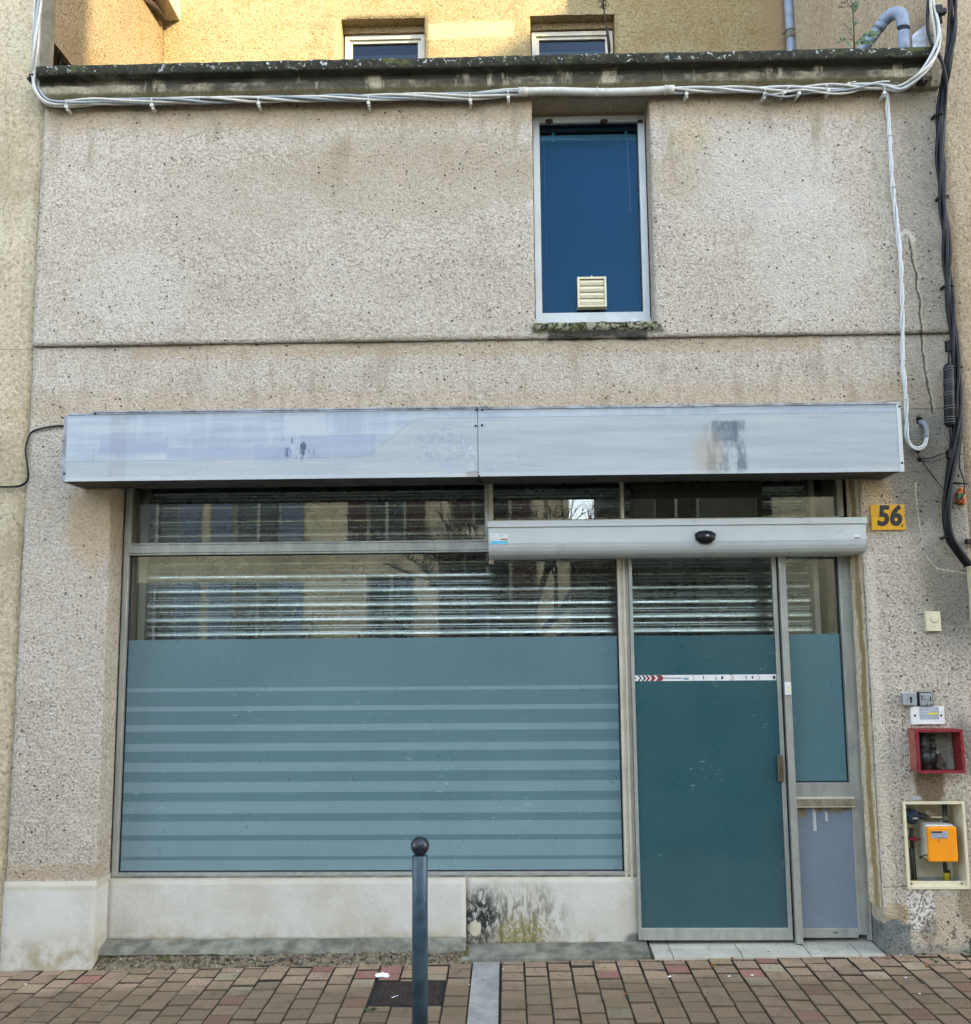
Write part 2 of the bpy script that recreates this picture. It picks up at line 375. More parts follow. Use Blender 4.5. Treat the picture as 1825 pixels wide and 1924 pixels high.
M['wall_left'] = roughcast('neighbour_yellow_render', lin(196, 184, 154, K), lin(178, 160, 126, K), lin(208, 198, 172, K), .06, 11, .7, .5, x_left)
M['wall_right'] = roughcast('neighbour_tan_render', lin(182, 164, 136, K), lin(164, 144, 114, K), lin(196, 180, 152, K), .05, 17, .8, .6)
def x_rear(n, c):
    c = n.mix(n.mul(n.mr(n.noise(5, 5, .7, off=(3, 2, 9)), .48, .66), .45), c, lin(160, 128, 78, .56)); c = n.mix(n.mul(n.mr(n.noise(30, 4, .75, off=(3, 2, 9)), .5, .6), .35), c, lin(214, 200, 160, .56))
    c = n.mix(n.mr(n.x, 1.75, 1.9, 0, .7), c, lin(186, 156, 116, .62))
    c = n.mix(n.mul(n.box(-.53, .1, 5.72, 5.84, .02, .03, 5), .6), c, lin(222, 208, 168, .6))
    return c
M['wall_rear'] = roughcast('rear_ochre_render', lin(194, 174, 128, .56), lin(180, 150, 96, .56), lin(208, 194, 156, .56), .06, 23, .8, .7, x_rear)
M['wall_side'] = roughcast('side_ochre_render', lin(196, 170, 128, .52), lin(166, 136, 92, .52), lin(206, 186, 150, .52), .25, 29, .8, 1.0)

# cornice: concrete, black moss on top, near-black hollow, pale runs
n = NT('cornice_concrete', rough=.95, spec=.2)
fine = n.noise(70, 3, .65); med = n.noise(9, 5, .65); strk = n.noise(10, 4, .65, sc=(1, 1, .12))
c = n.mix(n.mr(med, .35, .65), lin(168, 158, 136, K), lin(128, 120, 98, K))
top = n.mr(n.math('MULTIPLY_ADD', n.noise(14, 4, .7), .035, n.z), 4.425, 4.445)
blk = n.mix(n.mr(n.noise(45, 4, .7), .5, .62), (.014, .015, .011, 1), lin(70, 72, 48, K))
blk = n.mix(n.mr(n.noise(38, 3, .7, off=(5, 1, 1)), .60, .66), blk, lin(186, 188, 184, K))
blk = n.mix(n.mul(n.mr(n.noise(5, 3, .6, off=(2, 8, 1)), .58, .7), .6), blk, lin(92, 96, 40, K))
c = n.mix(n.mul(top, .96), c, blk)
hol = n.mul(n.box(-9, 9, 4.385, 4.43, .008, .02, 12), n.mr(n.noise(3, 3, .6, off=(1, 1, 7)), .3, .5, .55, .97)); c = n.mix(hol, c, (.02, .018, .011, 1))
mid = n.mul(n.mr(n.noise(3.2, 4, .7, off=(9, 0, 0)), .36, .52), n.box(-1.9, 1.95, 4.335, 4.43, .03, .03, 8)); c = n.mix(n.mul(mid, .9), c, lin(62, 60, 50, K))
c = n.mix(n.mul(n.mul(n.mr(strk, .55, .66), .8), n.box(-9, 9, 4.33, 4.41, .01, .01, 8)), c, lin(186, 176, 150, K))
mossl = n.box(-9, 9, 4.315, 4.342, .008, .012, 12); c = n.mix(n.mul(mossl, .75), c, lin(84, 76, 40, K))
c = n.mix(n.mr(fine, .3, .5, .5, 0), c, (.03, .028, .02, 1))
M['cornice'] = n.fin(c, n.bump(n.math('ADD', fine, n.math('MULTIPLY', med, 1.2)), .9, .008))

# white low wall
def white_render(name, stain):
    n = NT(name, rough=.9, spec=.25)
    c = n.mix(n.mr(n.noise(3, 5, .6), .35, .7), lin(206, 202, 190, K), lin(190, 184, 166, K))
    c = n.mix(n.mul(n.mr(n.z, .16, .02), n.mr(n.noise(9, 4, .7), .35, .65)), c, lin(164, 152, 124, K))
    c = n.mix(n.mul(n.box(-9, 9, .33, .40, .012, .012, 9), .45), c, lin(176, 164, 130, K))
    c = n.mix(n.mr(n.noise(60, 3, .6), .30, .42, .15, 0), c, lin(150, 142, 122, K))
    if stain:
        stk = n.noise(38, 4, .7, sc=(1, 1, .35)); sp = n.noise(75, 3, .7, off=(3, 3, 3))
        a = n.mul(n.blob(.0, .11, .24, .17, 1.0, .35, 9), n.mr(stk, .42, .60)); c = n.mix(n.mul(a, .75), c, lin(72, 72, 42, K))
        a = n.mul(n.blob(.05, .08, .13, .085, 1.0, .35, 9), n.mr(sp, .38, .56)); c = n.mix(n.mul(a, .7), c, lin(128, 116, 36, K))
        a = n.mul(n.blob(-.16, .16, .10, .12, 1.0, .4, 12), n.mr(n.noise(45, 4, .7, sc=(1, 1, .5), off=(1, 2, 9)), .40, .52)); c = n.mix(n.mul(a, .97), c, lin(34, 40, 40, K))
        a = n.blob(-.175, .105, .03, .036, .2, .15, 20); c = n.mix(n.mul(a, .9), c, lin(206, 196, 170, K))
        c = n.mix(n.mul(n.blob(.6, .05, .05, .03, .8, .4, 12), .8), c, lin(84, 82, 78, K))
    nb = n.bump(n.noise(28, 5, .6), .5, .006); nb = n.bump(n.noise(120, 2, .6), .3, .002, nb)
    return n.fin(c, nb)
M['white'] = white_render('white_smooth_render', False); M['white_stained'] = white_render('white_render_mossy', True)
M['cement'] = simple('grey_cement', lin(124, 122, 108, K), .92, var=.4, scale=11, bump=.8, spec=.2, dirt=(lin(96, 88, 62, K), .6))
n = NT('crumbling_mortar', rough=.97, spec=.1)
f = n.noise(42, 5, .75); c = n.mix(n.mr(f, .35, .6), lin(44, 38, 28, K), lin(142, 130, 108, K)); c = n.mix(n.mr(n.noise(9, 4, .7), .5, .7), c, lin(118, 98, 76, K))
c = n.mix(n.mr(n.noise(120, 2, .6), .6, .7), c, lin(190, 180, 160, K)); c = n.mix(n.mr(n.noise(14, 3, .6, off=(4, 2, 2)), .56, .7), c, lin(82, 84, 40, K))
M['rubble'] = n.fin(c, n.bump(f, 1, .012))

# sign box sheet metal: streaked, old paint edge, corroded run
def sign_mat():
    n = NT('weathered_sign_sheet', rough=.5, metal=0.0, spec=.5)
    hz = n.noise(5, 5, .65, sc=(.35, 1, 4)); vt = n.noise(16, 5, .6, sc=(1, 1, .12)); gr = n.noise(150, 3, .7)
    c = n.mix(n.mr(hz, .35, .65), lin(178, 187, 190, K*.99), lin(158, 170, 180, K*.95))
    c = n.mix(n.mul(n.mr(vt, .5, .7), .35), c, lin(198, 202, 202, K*.95))
    fs_ = n.noise(70, 4, .65, sc=(1, 1, .05)); c = n.mix(n.mul(n.mr(fs_, .54, .70), .16), c, lin(120, 126, 134, K))
    gm = n.mul(n.mr(n.noise(40, 4, .7, sc=(1, 1, .3), off=(4, 4, 4)), .5, .62), n.box(-3, 3, 2.26, 2.31, .012, .02, 14)); c = n.mix(n.mul(gm, .45), c, lin(110, 108, 98, K))
    # boundary of the old lettering sheet
    zl = n.mr(n.x, -.72, -.38, 2.362, 2.545); zl = n.math('MULTIPLY_ADD', n.mr(n.x, -1.9, -.7, .0, 1.0), .006, zl)
    low = n.mr(n.math('SUBTRACT', zl, n.z), -.0012, .0012)
    c2 = n.mix(n.mr(hz, .3, .7), lin(180, 185, 182, K*.99), lin(164, 173, 176, K*.96)); c2 = n.mix(n.mr(gr, .38, .5, .28, 0), c2, lin(118, 126, 140, K))
    c = n.mix(low, c, c2)
    lnm = n.mr(n.math('ABSOLUTE', n.math('SUBTRACT', zl, n.z)), .0025, .0008); c = n.mix(n.mul(lnm, .5), c, lin(120, 122, 128, K))
    # block patches of bluish paint on the left panel
    for (a, b, zc, ze, k) in ((-1.95, -1.62, 2.40, 2.47, .5), (-1.62, -1.02, 2.37, 2.42, .6), (-.98, -.62, 2.38, 2.475, .55), (-1.2, -1.02, 2.36, 2.44, .4)):
        c = n.mix(n.mul(n.box(a, b, zc, ze, .006, .012, 6), k), c, lin(150, 162, 184, K*.9))
    c = n.mix(n.mul(n.box(-1.06, -.86, 2.48, 2.6, .01, .02, 6), .5), c, lin(198, 202, 204, K*.92))
    # corroded run on the right panel
    rn = n.mul(n.mr(n.noise(24, 5, .7, sc=(1, 1, .3)), .38, .6), 1.0)
    c = n.mix(n.mul(n.mul(n.box(.95, 1.14, 2.27, 2.52, .012, .03, 9), rn), .75), c, lin(74, 92, 100, K))
    c = n.mix(n.mul(n.mul(n.box(.98, 1.1, 2.42, 2.52, .008, .01, 9), 1), .55), c, lin(66, 82, 96, K))
    c = n.mix(n.mul(n.blob(.96, 2.36, .07, .11, .9, .3, 8), .5), c, lin(170, 156, 132, K))
    c = n.mix(n.mul(n.box(-1.9, -1.82, 2.27, 2.58, .01, .01, 9), .22), c, lin(140, 128, 124, K))
    c = n.mix(n.mul(n.mul(n.box(-1.08, -.92, 2.37, 2.46, .02, .03, 20), n.mr(n.noise(60, 3, .7, sc=(1, 1, .25)), .55, .62)), .8), c, lin(60, 74, 92, K))
    c = n.mix(n.mul(n.blob(-.965, 2.415, .012, .028, .3, .9, 40), .9), c, lin(66, 78, 88, K))
    # ghost of the removed emblem, chips round it
    c = n.mix(n.mul(n.mul(n.blob(-.3, 2.42, .13, .1, .5, .3, 10), n.mr(n.math('ABSOLUTE', n.math('SUBTRACT', n.noise(20, 4, .7, off=(2, 0, 5)), .5)), .016, .004)), .6), c, lin(110, 124, 160, K))
    chip = n.mul(n.mr(n.noise(70, 3, .8, off=(0, 0, 3)), .68, .72), n.blob(0.0, 2.42, .35, .12, .5, .2, 6)); c = n.mix(n.mul(chip, .8), c, lin(52, 60, 84, K))
    c = n.mix(n.mul(n.box(-.19, -.13, 2.26, 2.29, .008, .02, 30), .7), c, lin(120, 92, 84, K))
    c = n.mix(n.mul(n.box(-3, 3, 2.575, 2.6, .006, .012, 20), .25), c, lin(110, 112, 110, K))
    c = n.mix(n.mul(n.box(-3, 3, 2.262, 2.285, .006, .01, 12), .3), c, lin(208, 210, 206, K))
    return n.fin(c, n.bump(n.noise(3, 3, .5, sc=(1, 1, 2)), .12, .02), n.mr(hz, .3, .7, .42, .62))
M['sign'] = sign_mat()
M['sign_trim'] = simple('oxidised_trim', lin(150, 154, 158, K), .5, .5, var=.35, scale=14, bump=.2, dirt=(lin(84, 84, 76, K), .8))
M['sign_under'] = simple('sign_underside', lin(92, 88, 74, K*.45), .6, .2, var=.15, scale=6)  # base colour darkened to stand in for shade under the box
n = NT('anodised_frame', rough=.42, metal=.35)
v = n.noise(18, 4, .6, sc=(1, 1, .3)); c = n.mix(n.mr(v, .35, .65), lin(182, 183, 172, K*.95), lin(162, 163, 154, K*.95)); c = n.mix(n.mul(n.mr(n.noise(30, 5, .75), .58, .7), .35), c, lin(112, 106, 92, K))
M['alu'] = n.fin(c, None, n.mr(v, .3, .7, .34, .52))
M['alu_cream'] = simple('cream_frame', lin(202, 194, 174, K), .45, .15, var=.1, scale=9, dirt=(lin(146, 130, 104, K), .5))
M['alu_white'] = simple('white_lacquer', lin(202, 207, 203, K*.95), .35, .05, var=.04, scale=7, dirt=(lin(150, 148, 142, K), .25))
M['gasket'] = simple('black_rubber', (.006, .006, .008, 1), .5)
M['dark'] = simple('dark_interior', (.012, .011, .010, 1), .8)
M['olive'] = simple('olive_board', lin(92, 84, 52, K), .7, var=.2, scale=9)
M['jamb'] = simple('interior_plaster', lin(120, 106, 88, K), .85)

def glass(name, tint=(.93, .95, .93, 1), refl=1.0, ior=1.5, rough=0.0):
    n = NT(name); t = n.t
    tr = t.nodes.new('ShaderNodeBsdfTransparent'); tr.inputs[0].default_value = tint
    gl = t.nodes.new('ShaderNodeBsdfGlossy'); gl.inputs['Roughness'].default_value = rough; gl.inputs[0].default_value = refl if isinstance(refl, tuple) else (refl, refl, refl, 1)
    fr = t.nodes.new('ShaderNodeFresnel'); fr.inputs[0].default_value = ior
    # two faces of the pane reflect
    f2 = n.math('MULTIPLY', fr.outputs[0], 1.9, clamp=True)
    bp = n.bump(n.noise(1.2, 1, .5), .012, .02)
    n.lk(bp, gl.inputs['Normal'])
    mx = t.nodes.new('ShaderNodeMixShader'); n.lk(f2, mx.inputs[0]); n.lk(tr.outputs[0], mx.inputs[1]); n.lk(gl.outputs[0], mx.inputs[2])
    n.lk(mx.outputs[0], n.out.inputs[0]); t.nodes.remove(n.b)
    return n.m
M['glass'] = glass('window_glass'); M['glass_dim'] = glass('dusty_window_glass', (.75, .8, .85, 1), (.22, .27, .33, 1), 1.4); M['glass_solar'] = glass('tinted_window_glass', (.55, .72, .85, 1), (.11, .24, .32, 1), 1.33)
def film(name, col, stripes=None, col2=None):
    n = NT(name, rough=.34, spec=.75)
    v = n.noise(2.5, 4, .6); c = n.mix(n.mr(v, .35, .7), col, tuple(x*.86 for x in col[:3]) + (1,))
    if stripes:
        m = None
        for (za, zb) in stripes:
            q = n.mul(n.mr(n.z, za, za+.0012), n.mr(n.z, zb, zb-.0012)); m = q if m is None else n.math('MAXIMUM', m, q)
        c = n.mix(m, c, n.mix(n.mr(v, .35, .7), col2, tuple(x*.9 for x in col2[:3]) + (1,)))
    d_, cc = n.voro(13); s3 = n.t.nodes.new('ShaderNodeSeparateColor'); n.lk(cc, s3.inputs[0])
    c = n.mix(n.mul(n.mul(n.mr(d_, .034, .02), n.math('LESS_THAN', s3.outputs[0], .30)), .7), c, lin(190, 204, 204, K))
    sx_ = n.noise(34, 5, .75, sc=(.5, 1, 1.6)); c = n.mix(n.mul(n.mul(n.mr(sx_, .60, .64), n.mr(n.noise(2.1, 2, .5, off=(4, 4, 4)), .58, .68)), .35), c, lin(176, 196, 198, K))
    c = n.mix(n.mul(n.mr(n.z, .5, .36), n.mul(n.noise(18, 4, .7), .10)), c, lin(150, 158, 152, K))
    return n.fin(c, n.bump(n.noise(1.6, 2, .5), .06, .02), n.mr(n.noise(5, 3, .5), .3, .7, .26, .38))
# frosted bands on the shop window: measured band edges
B0 = [(343, 365), (449, 477), (553, 592), (660, 706), (768, 822), (880, 941), (991, 1061), (1104, 1184), (1214, 1305), (1325, 1425)]
bands = [(P(300, 1180+b/3.042, .19).z, P(300, 1180+a/3.042, .19).z) for a, b in B0]
bands.append((P(300, 1240, .19).z, 1.6))
M['film_win'] = film('frosted_striped_film', lin(92, 124, 130, K*.95), bands[:10], lin(122, 149, 154, K*.95))
M['film_door'] = film('frosted_dark_film', lin(42, 90, 97, K*.84))
M['film_side'] = film('frosted_side_film', lin(90, 132, 138, K*.92))
M['blue_blind'] = simple('blue_roller_fabric', lin(40, 98, 124, K*.9), .8, var=.06, scale=2.0)
M['blind_grey'] = simple('grey_blind', lin(92, 96, 94, K*.7), .7, var=.1, scale=3)
M['lavender'] = simple('lavender_panel', lin(130, 142, 154, K*.92), .38, var=.05, scale=6, dirt=(lin(92, 96, 110, K), .2))
n = NT('galvanised_slats', rough=.3, metal=.88)
c = n.mix(n.mr(n.noise(9, 4, .6, sc=(.2, 1, 8)), .3, .7), lin(206, 208, 202), lin(150, 158, 152)); M['galv'] = n.fin(c, None, n.mr(n.noise(12, 3, .6), .3, .7, .22, .36))
M['black'] = simple('black_plastic', (.006, .006, .007, 1), .5, spec=.3)
M['cable_black'] = simple('black_cable', (.005, .0055, .007, 1), .45, spec=.3)
M['cable_white'] = simple('white_cable', lin(204, 200, 188, K), .45, var=.08, scale=30, dirt=(lin(130, 120, 96, K), .5))
M['cable_bright'] = simple('bright_white_cable', lin(204, 206, 204, K), .4, var=.05, scale=30, dirt=(lin(150, 150, 150, K), .3))
M['cable_grey'] = simple('grey_cable', lin(150, 158, 160, K), .45, var=.08, scale=30)
M['pvc'] = simple('grey_pvc_pipe', lin(136, 148, 164, K), .45, var=.12, scale=16, dirt=(lin(96, 98, 84, K), .6))
M['yellow'] = simple('yellow_enamel', lin(214, 160, 20, .85), .35, var=.08, scale=18, dirt=(lin(150, 96, 20, K), .35))
M['ink'] = simple('black_ink', (.008, .008, .010, 1), .5)
M['cream_plastic'] = simple('cream_plastic', lin(222, 212, 178, K), .45, var=.05, dirt=(lin(170, 150, 110, K), .3))
M['white_plastic'] = simple('white_plastic', lin(226, 226, 220, K), .4, var=.04, dirt=(lin(170, 166, 150, K), .25))
M['red'] = simple('red_steel', lin(140, 30, 42, .7), .42, var=.2, scale=22, dirt=(lin(186, 96, 84, K), .45))
M['red_faded'] = simple('faded_red_steel', lin(166, 98, 80, .75), .6, var=.2, scale=14, dirt=(lin(200, 140, 120, K), .5))
M['steel'] = simple('brushed_steel', lin(178, 184, 190, K), .35, .6, var=.1)
M['orange'] = simple('orange_casing', lin(240, 148, 12, .92), .38, var=.05, scale=10, dirt=(lin(190, 110, 30, K), .25))
M['dark_pipe'] = simple('painted_black_pipe', (.02, .022, .022, 1), .5)
M['brass'] = simple('yellow_brass_nut', lin(176, 160, 24, .8), .45, .2)
M['blue_grey'] = simple('regulator_casting', lin(56, 76, 98, .9), .4, .3)
M['label_grey'] = simple('grey_printed_label', lin(160, 168, 176, K), .4)
M['label_yellow'] = simple('yellow_print', lin(228, 208, 60, K), .4)
M['cyan'] = simple('cyan_print', lin(90, 190, 215, K), .4)
M['brown'] = simple('brown_print', lin(140, 112, 60, K), .4)
M['redprint'] = simple('red_print', lin(130, 50, 56, K), .4); M['blueprint'] = simple('blue_print', lin(44, 52, 110, K), .4)
M['tape'] = simple('brown_packing_tape', lin(132, 122, 98, K), .45, var=.35, scale=26, dirt=(lin(176, 170, 150, K), .7))
M['bronze'] = simple('bronze_anodised', lin(112, 98, 76, K), .4, .5, var=.2, scale=20)
M['bollard'] = simple('blue_grey_paint', lin(60, 82, 94, .8), .42, .05, var=.35, scale=16, bump=.25, bscale=60, dirt=(lin(24, 42, 60, K), .8))
M['bollard_ball'] = simple('dark_ball_paint', lin(42, 46, 52, .8), .26, .2, var=.15, scale=20)
M['rust'] = simple('rusty_iron', lin(58, 44, 34, .8), .75, .2, var=.4, scale=26, bump=.8)
M['tile'] = simple('pale_floor_tile', lin(196, 192, 174, K*.92), .6, var=.14, scale=6, dirt=(lin(126, 132, 116, K), .65))
M['grout'] = simple('dark_grout', lin(70, 68, 58, K), .95)
M['strip'] = simple('concrete_channel', lin(160, 158, 148, .8), .9, var=.25, scale=7, bump=.6, dirt=(lin(112, 110, 92, .8), .7))
M['asphalt'] = simple('asphalt', (.05, .05, .05, 1), .92, var=.25, scale=40, bump=.7)
M['soil'] = simple('joint_soil', lin(30, 26, 20, .8), .98, var=.4, scale=40, bump=.6, dirt=(lin(60, 66, 28, .8), .7))
M['leaf'] = simple('green_leaf', (.045, .085, .022, 1), .5, var=.3, scale=60); M['stem'] = simple('plant_stem', lin(74, 52, 44, .8), .7)
M['dry'] = simple('dry_seed_head', lin(52, 40, 32, .8), .9); M['petal'] = simple('yellow_petal', (.75, .6, .03, 1), .5)
M['dead_leaf'] = simple('dead_leaf', lin(150, 96, 36, .8), .7, var=.3, scale=60); M['tissue'] = simple('white_tissue', (.78, .79, .8, 1), .9)
M['foam'] = simple('orange_expanding_foam', lin(196, 104, 24, .85), .7, var=.3, scale=30, dirt=(lin(150, 60, 20, K), .6)); M['green_p'] = simple('green_plastic', lin(30, 104, 60, .8), .4)
M['zinc'] = simple('streaked_zinc', lin(190, 196, 206, K), .45, .2, var=.45, scale=13, dirt=(lin(110, 88, 70, K), .6))
M['wood'] = simple('weathered_wood', lin(70, 54, 42, .8), .85, var=.4, scale=22)
M['cream_far'] = simple('pale_far_wall', lin(226, 210, 176, .8), .9)
# pavers: per-stone tint comes from the colour attribute, plus grain and dirt
n = NT('paver_stone', rough=.93, spec=.2); at_ = n.t.nodes.new('ShaderNodeVertexColor'); at_.layer_name = 'tint'
c = at_.outputs[0]; c = n.mix(n.mr(n.noise(160, 3, .7), .35, .5, .5, 0), c, lin(40, 36, 28, K)); c = n.mix(n.mr(n.noise(190, 2, .7, off=(2, 2, 2)), .58, .72, 0, .3), c, lin(196, 184, 164, K))
wear = n.noise(4, 5, .65); far = n.mr(n.math('MULTIPLY_ADD', n.math('SUBTRACT', wear, .5), .35, n.y), -.17, -.36)
c = n.mix(n.mul(far, .60), c, lin(112, 96, 74, .72)); c = n.mix(n.mul(n.mr(n.noise(11, 5, .7, off=(8, 1, 1)), .5, .72), .4), c, lin(70, 66, 48, .8))
M['paver'] = n.fin(c, n.bump(n.noise(130, 3, .6), .6, .003))

# ================================================================== SETTING: ground
def pavement():
    mb = MB(); col = {}
    random.seed(3); pit = .1067; rp = .108
    tones = [lin(*t_, .66) for t_ in ((188, 160, 128), (178, 152, 122), (192, 164, 134), (172, 148, 116), (186, 160, 128), (180, 152, 124), (190, 160, 132), (176, 150, 118), (192, 174, 142), (180, 130, 112), (168, 144, 118), (184, 156, 126), (188, 158, 128), (180, 154, 122))]
    cells = []
    def column(xa, xb, k):
        y = .02 + (.054 if k % 2 else 0) + random.uniform(-.006, .006)
        while y > -2.0:
            y2 = y - rp
            cells.append((xa, xb, y2, y)); y = y2
    k = 0; x = -.181
    while x > -6: column(x-pit, x, k); x -= pit; k += 1
    k = 1; x = -.046
    while x < 6: column(x, x+pit, k); x += pit; k += 1
    lay = mb.bm.loops.layers.float_color.new('tint')
    gx0, gx1, gy0, gy1 = -.60, -.285, -.515, -.225
    for (xa, xb, ya, yb) in cells:
        if yb > .03: yb = .03
        if xb > gx0+.004 and xa < gx1-.004 and yb > gy0+.004 and ya < gy1-.004:
            subs = []                                            # cut stones round the drain cover
            if xa < gx0-.012: subs.append((xa, gx0, ya, yb))
            if xb > gx1+.012: subs.append((gx1, xb, ya, yb))
            X0, X1 = max(xa, gx0), min(xb, gx1)
            if yb > gy1+.012: subs.append((X0, X1, gy1, yb))
            if ya < gy0-.012: subs.append((X0, X1, ya, gy0))
        else: subs = [(xa, xb, ya, yb)]
        for (a, b, c0, d) in subs:
            g = .0019; gy = .0029; z = gz((a+b)/2) + random.gauss(0, .0017); tl = random.gauss(0, .0012); tl2 = random.gauss(0, .0012); j = [random.uniform(-.0012, .0012) for _ in range(4)]
            top = []
            bx, by = .0035, .0035
            A = [(a+g+j[0], c0+gy), (b-g, c0+gy+j[1]), (b-g+j[2], d-gy), (a+g, d-gy+j[3])]
            cxm, cym = (a+b)/2, (c0+d)/2
            low = [mb.bm.verts.new((p[0], p[1], z-.03)) for p in A]
            mid = [mb.bm.verts.new((p[0], p[1], z-.0035)) for p in A]
            up = [mb.bm.verts.new((p[0]+(bx if p[0] < cxm else -bx), p[1]+(by if p[1] < cym else -by), z+(p[0]-cxm)*tl*10+(p[1]-cym)*tl2*10)) for p in A]
            fs = [mb.bm.faces.new(up)]
            dk = []
            for i in range(4):
                dk.append(mb.bm.faces.new([low[i], low[(i+1) % 4], mid[(i+1) % 4], mid[i]])); dk.append(mb.bm.faces.new([mid[i], mid[(i+1) % 4], up[(i+1) % 4], up[i]]))
            t = random.choice(tones); q = random.uniform(.84, 1.12)
            cc = (t[0]*q, t[1]*q, t[2]*q, 1)
            for f in fs:
                for l in f.loops: l[lay] = cc
            for f in dk:                                         # earth-stained edges down in the joints
                for l in f.loops: l[lay] = (.022, .019, .014, 1) if l.vert not in up else (cc[0]*.45, cc[1]*.45, cc[2]*.42, 1)
    o = mb.build('pavement', M['paver']); o['kind'] = 'structure'
    return o
def sheet(name, x0, x1, y0, y1, z, m, slope=True, nx=1):
    mb = MB(); mb.face([(x0, y0, z+(gz(x0) if slope else 0)), (x1, y0, z+(gz(x1) if slope else 0)), (x1, y1, z+(gz(x1) if slope else 0)), (x0, y1, z+(gz(x0) if slope else 0))])
    o = mb.build(name, m); o['kind'] = 'structure'; return o
pavement()
sheet('ground', -6, 6, -2.05, 1.0, -.0075, M['soil'])
sheet('terrain', -300, 300, -300, 300, -.30, M['soil'], False)
mb = MB(); mb.extr([(-2.2, -.25), (-2.05, -.25), (-2.05, .0), (-2.2, -.01)], 'x', -6, 6); o = mb.build('kerb', M['strip']); o['kind'] = 'structure'
sheet('road', -40, 40, -8.0, -2.2, -.13, M['asphalt'], False)
sheet('far_pavement', -40, 40, -60, -8.0, -.10, M['asphalt'], False)
mb = MB(); mb.extr([(-.1775, -.72*3), (-.0545, -.72*3), (-.0545, .02), (-.1775, .02)], 'z', -.03, .0015)
for v in mb.bm.verts: v.co.z += gz(v.co.x)
o = mb.build('concrete_channel', M['strip'], label='light grey concrete strip set in the red pavers, running from the wall to the street', category='drain channel')

# drain cover
t = thing('drain_cover', (-.44, -.37, gz(-.44)), 'square rusty brown iron drain cover in the pavers behind the bollard', 'drain cover')
zc = gz(-.44)
mb = MB(); mb.box(-.592, -.292, -.507, -.231, zc-.02, zc-.004, .002); mb.build('cover_frame', M['soil'], t)
mb = MB()
mb.box(-.572, -.309, -.488, -.250, zc-.02, zc-.0005, .002)
for i in range(12):
    for j in range(11):
        mb.box(-.565+i*.0212, -.551+i*.0212, -.482+j*.0212, -.468+j*.0212, zc-.0012, zc+.0022, .0008)
mb.build('cover_plate', M['rust'], t)

# ================================================================== SHOP BUILDING
B = thing('shop_building', (0, 0, 0), 'narrow two storey shop building with pebbly beige render, mossy cornice and glazed shopfront', 'building')
def grid_wall(mb, x0, x1, z0, z1, holes, y=0.0, depth=.15, step=.022, amp=.003, edge=.002, outer=(1, 1, 1, 1), mi_rev=None, seed=0.0):
    xs = {x0, x1}; zs = {z0, z1}
    for h in holes: xs |= {h[0], h[1]}; zs |= {h[2], h[3]}
    def fill(v, st):
        v = sorted(v); out = []
        for a, b in zip(v[:-1], v[1:]):
            k = max(1, round((b-a)/st)); out += [a+(b-a)*i/k for i in range(k)]
        return out + [v[-1]]
    xs = fill(xs, step); zs = fill(zs, step)
    inh = lambda x, z: any(h[0] < x < h[1] and h[2] < z < h[3] for h in holes)
    V = {}
    def vert(i, j):
        if (i, j) in V: return V[(i, j)]
        x, z = xs[i], zs[j]; p = Vector((x*5.1+seed, 3.3, z*5.1)); q = Vector((x*31+seed, 1.3, z*31))
        d = mn.noise(p)*amp*1.6 + mn.noise(q)*amp
        e = edge*(mn.noise(Vector((x*60, 7, z*60))) + .7*mn.noise(Vector((x*17, 2, z*17)))); e2 = edge*(mn.noise(Vector((x*60, 17, z*60))) + .7*mn.noise(Vector((x*17, 12, z*17))))
        V[(i, j)] = mb.bm.verts.new((x+e, y+d, z+e2)); return V[(i, j)]
    faces = set()
    for i in range(len(xs)-1):
        for j in range(len(zs)-1):
            if inh((xs[i]+xs[i+1])/2, (zs[j]+zs[j+1])/2): continue
            f = mb.bm.faces.new([vert(i, j), vert(i+1, j), vert(i+1, j+1), vert(i, j+1)]); f.smooth = True; f.material_index = mb.mi; faces.add(f)
    mb.bm.edges.index_update()
    be = [e for e in mb.bm.edges if len(e.link_faces) == 1 and next(iter(e.link_faces)) in faces]
    back = {}
    def bk(v):
        if v not in back: back[v] = mb.bm.verts.new((v.co.x, y+depth, v.co.z))
        return back[v]
    for e in be:
        a, b = e.verts
        c = (a.co+b.co)/2
        isout = min(abs(c.x-x0), abs(c.x-x1)) < step*.4 or min(abs(c.z-z0), abs(c.z-z1)) < step*.4
        # split the reveal in strips so it keeps the rough look
        f = mb.bm.faces.new([a, b, bk(b), bk(a)])
        f.material_index = mi_rev if (mi_rev is not None and not isout) else mb.mi
XL, XR = -2.415, 2.267
OX0, OX1, OZ1 = -1.980, 1.745, 2.33
CAB = (1.868, 2.146, .334, .714)
mb = MB()
grid_wall(mb, XL, XR, -.12, 3.004, [(OX0, OX1, -.12, OZ1), CAB, (2.045, 2.077, 2.545, 2.578), (2.038, 2.052, 2.395, 2.409), (2.040, 2.054, 2.352, 2.366)], 0.0, .16)
wall = mb.build('wall', [M['wall']], B)
mb = MB(); grid_wall(mb, XL, XR, 3.006, 4.34, [(.158, .768, 3.075, 4.292)], -.018, .17, seed=3)
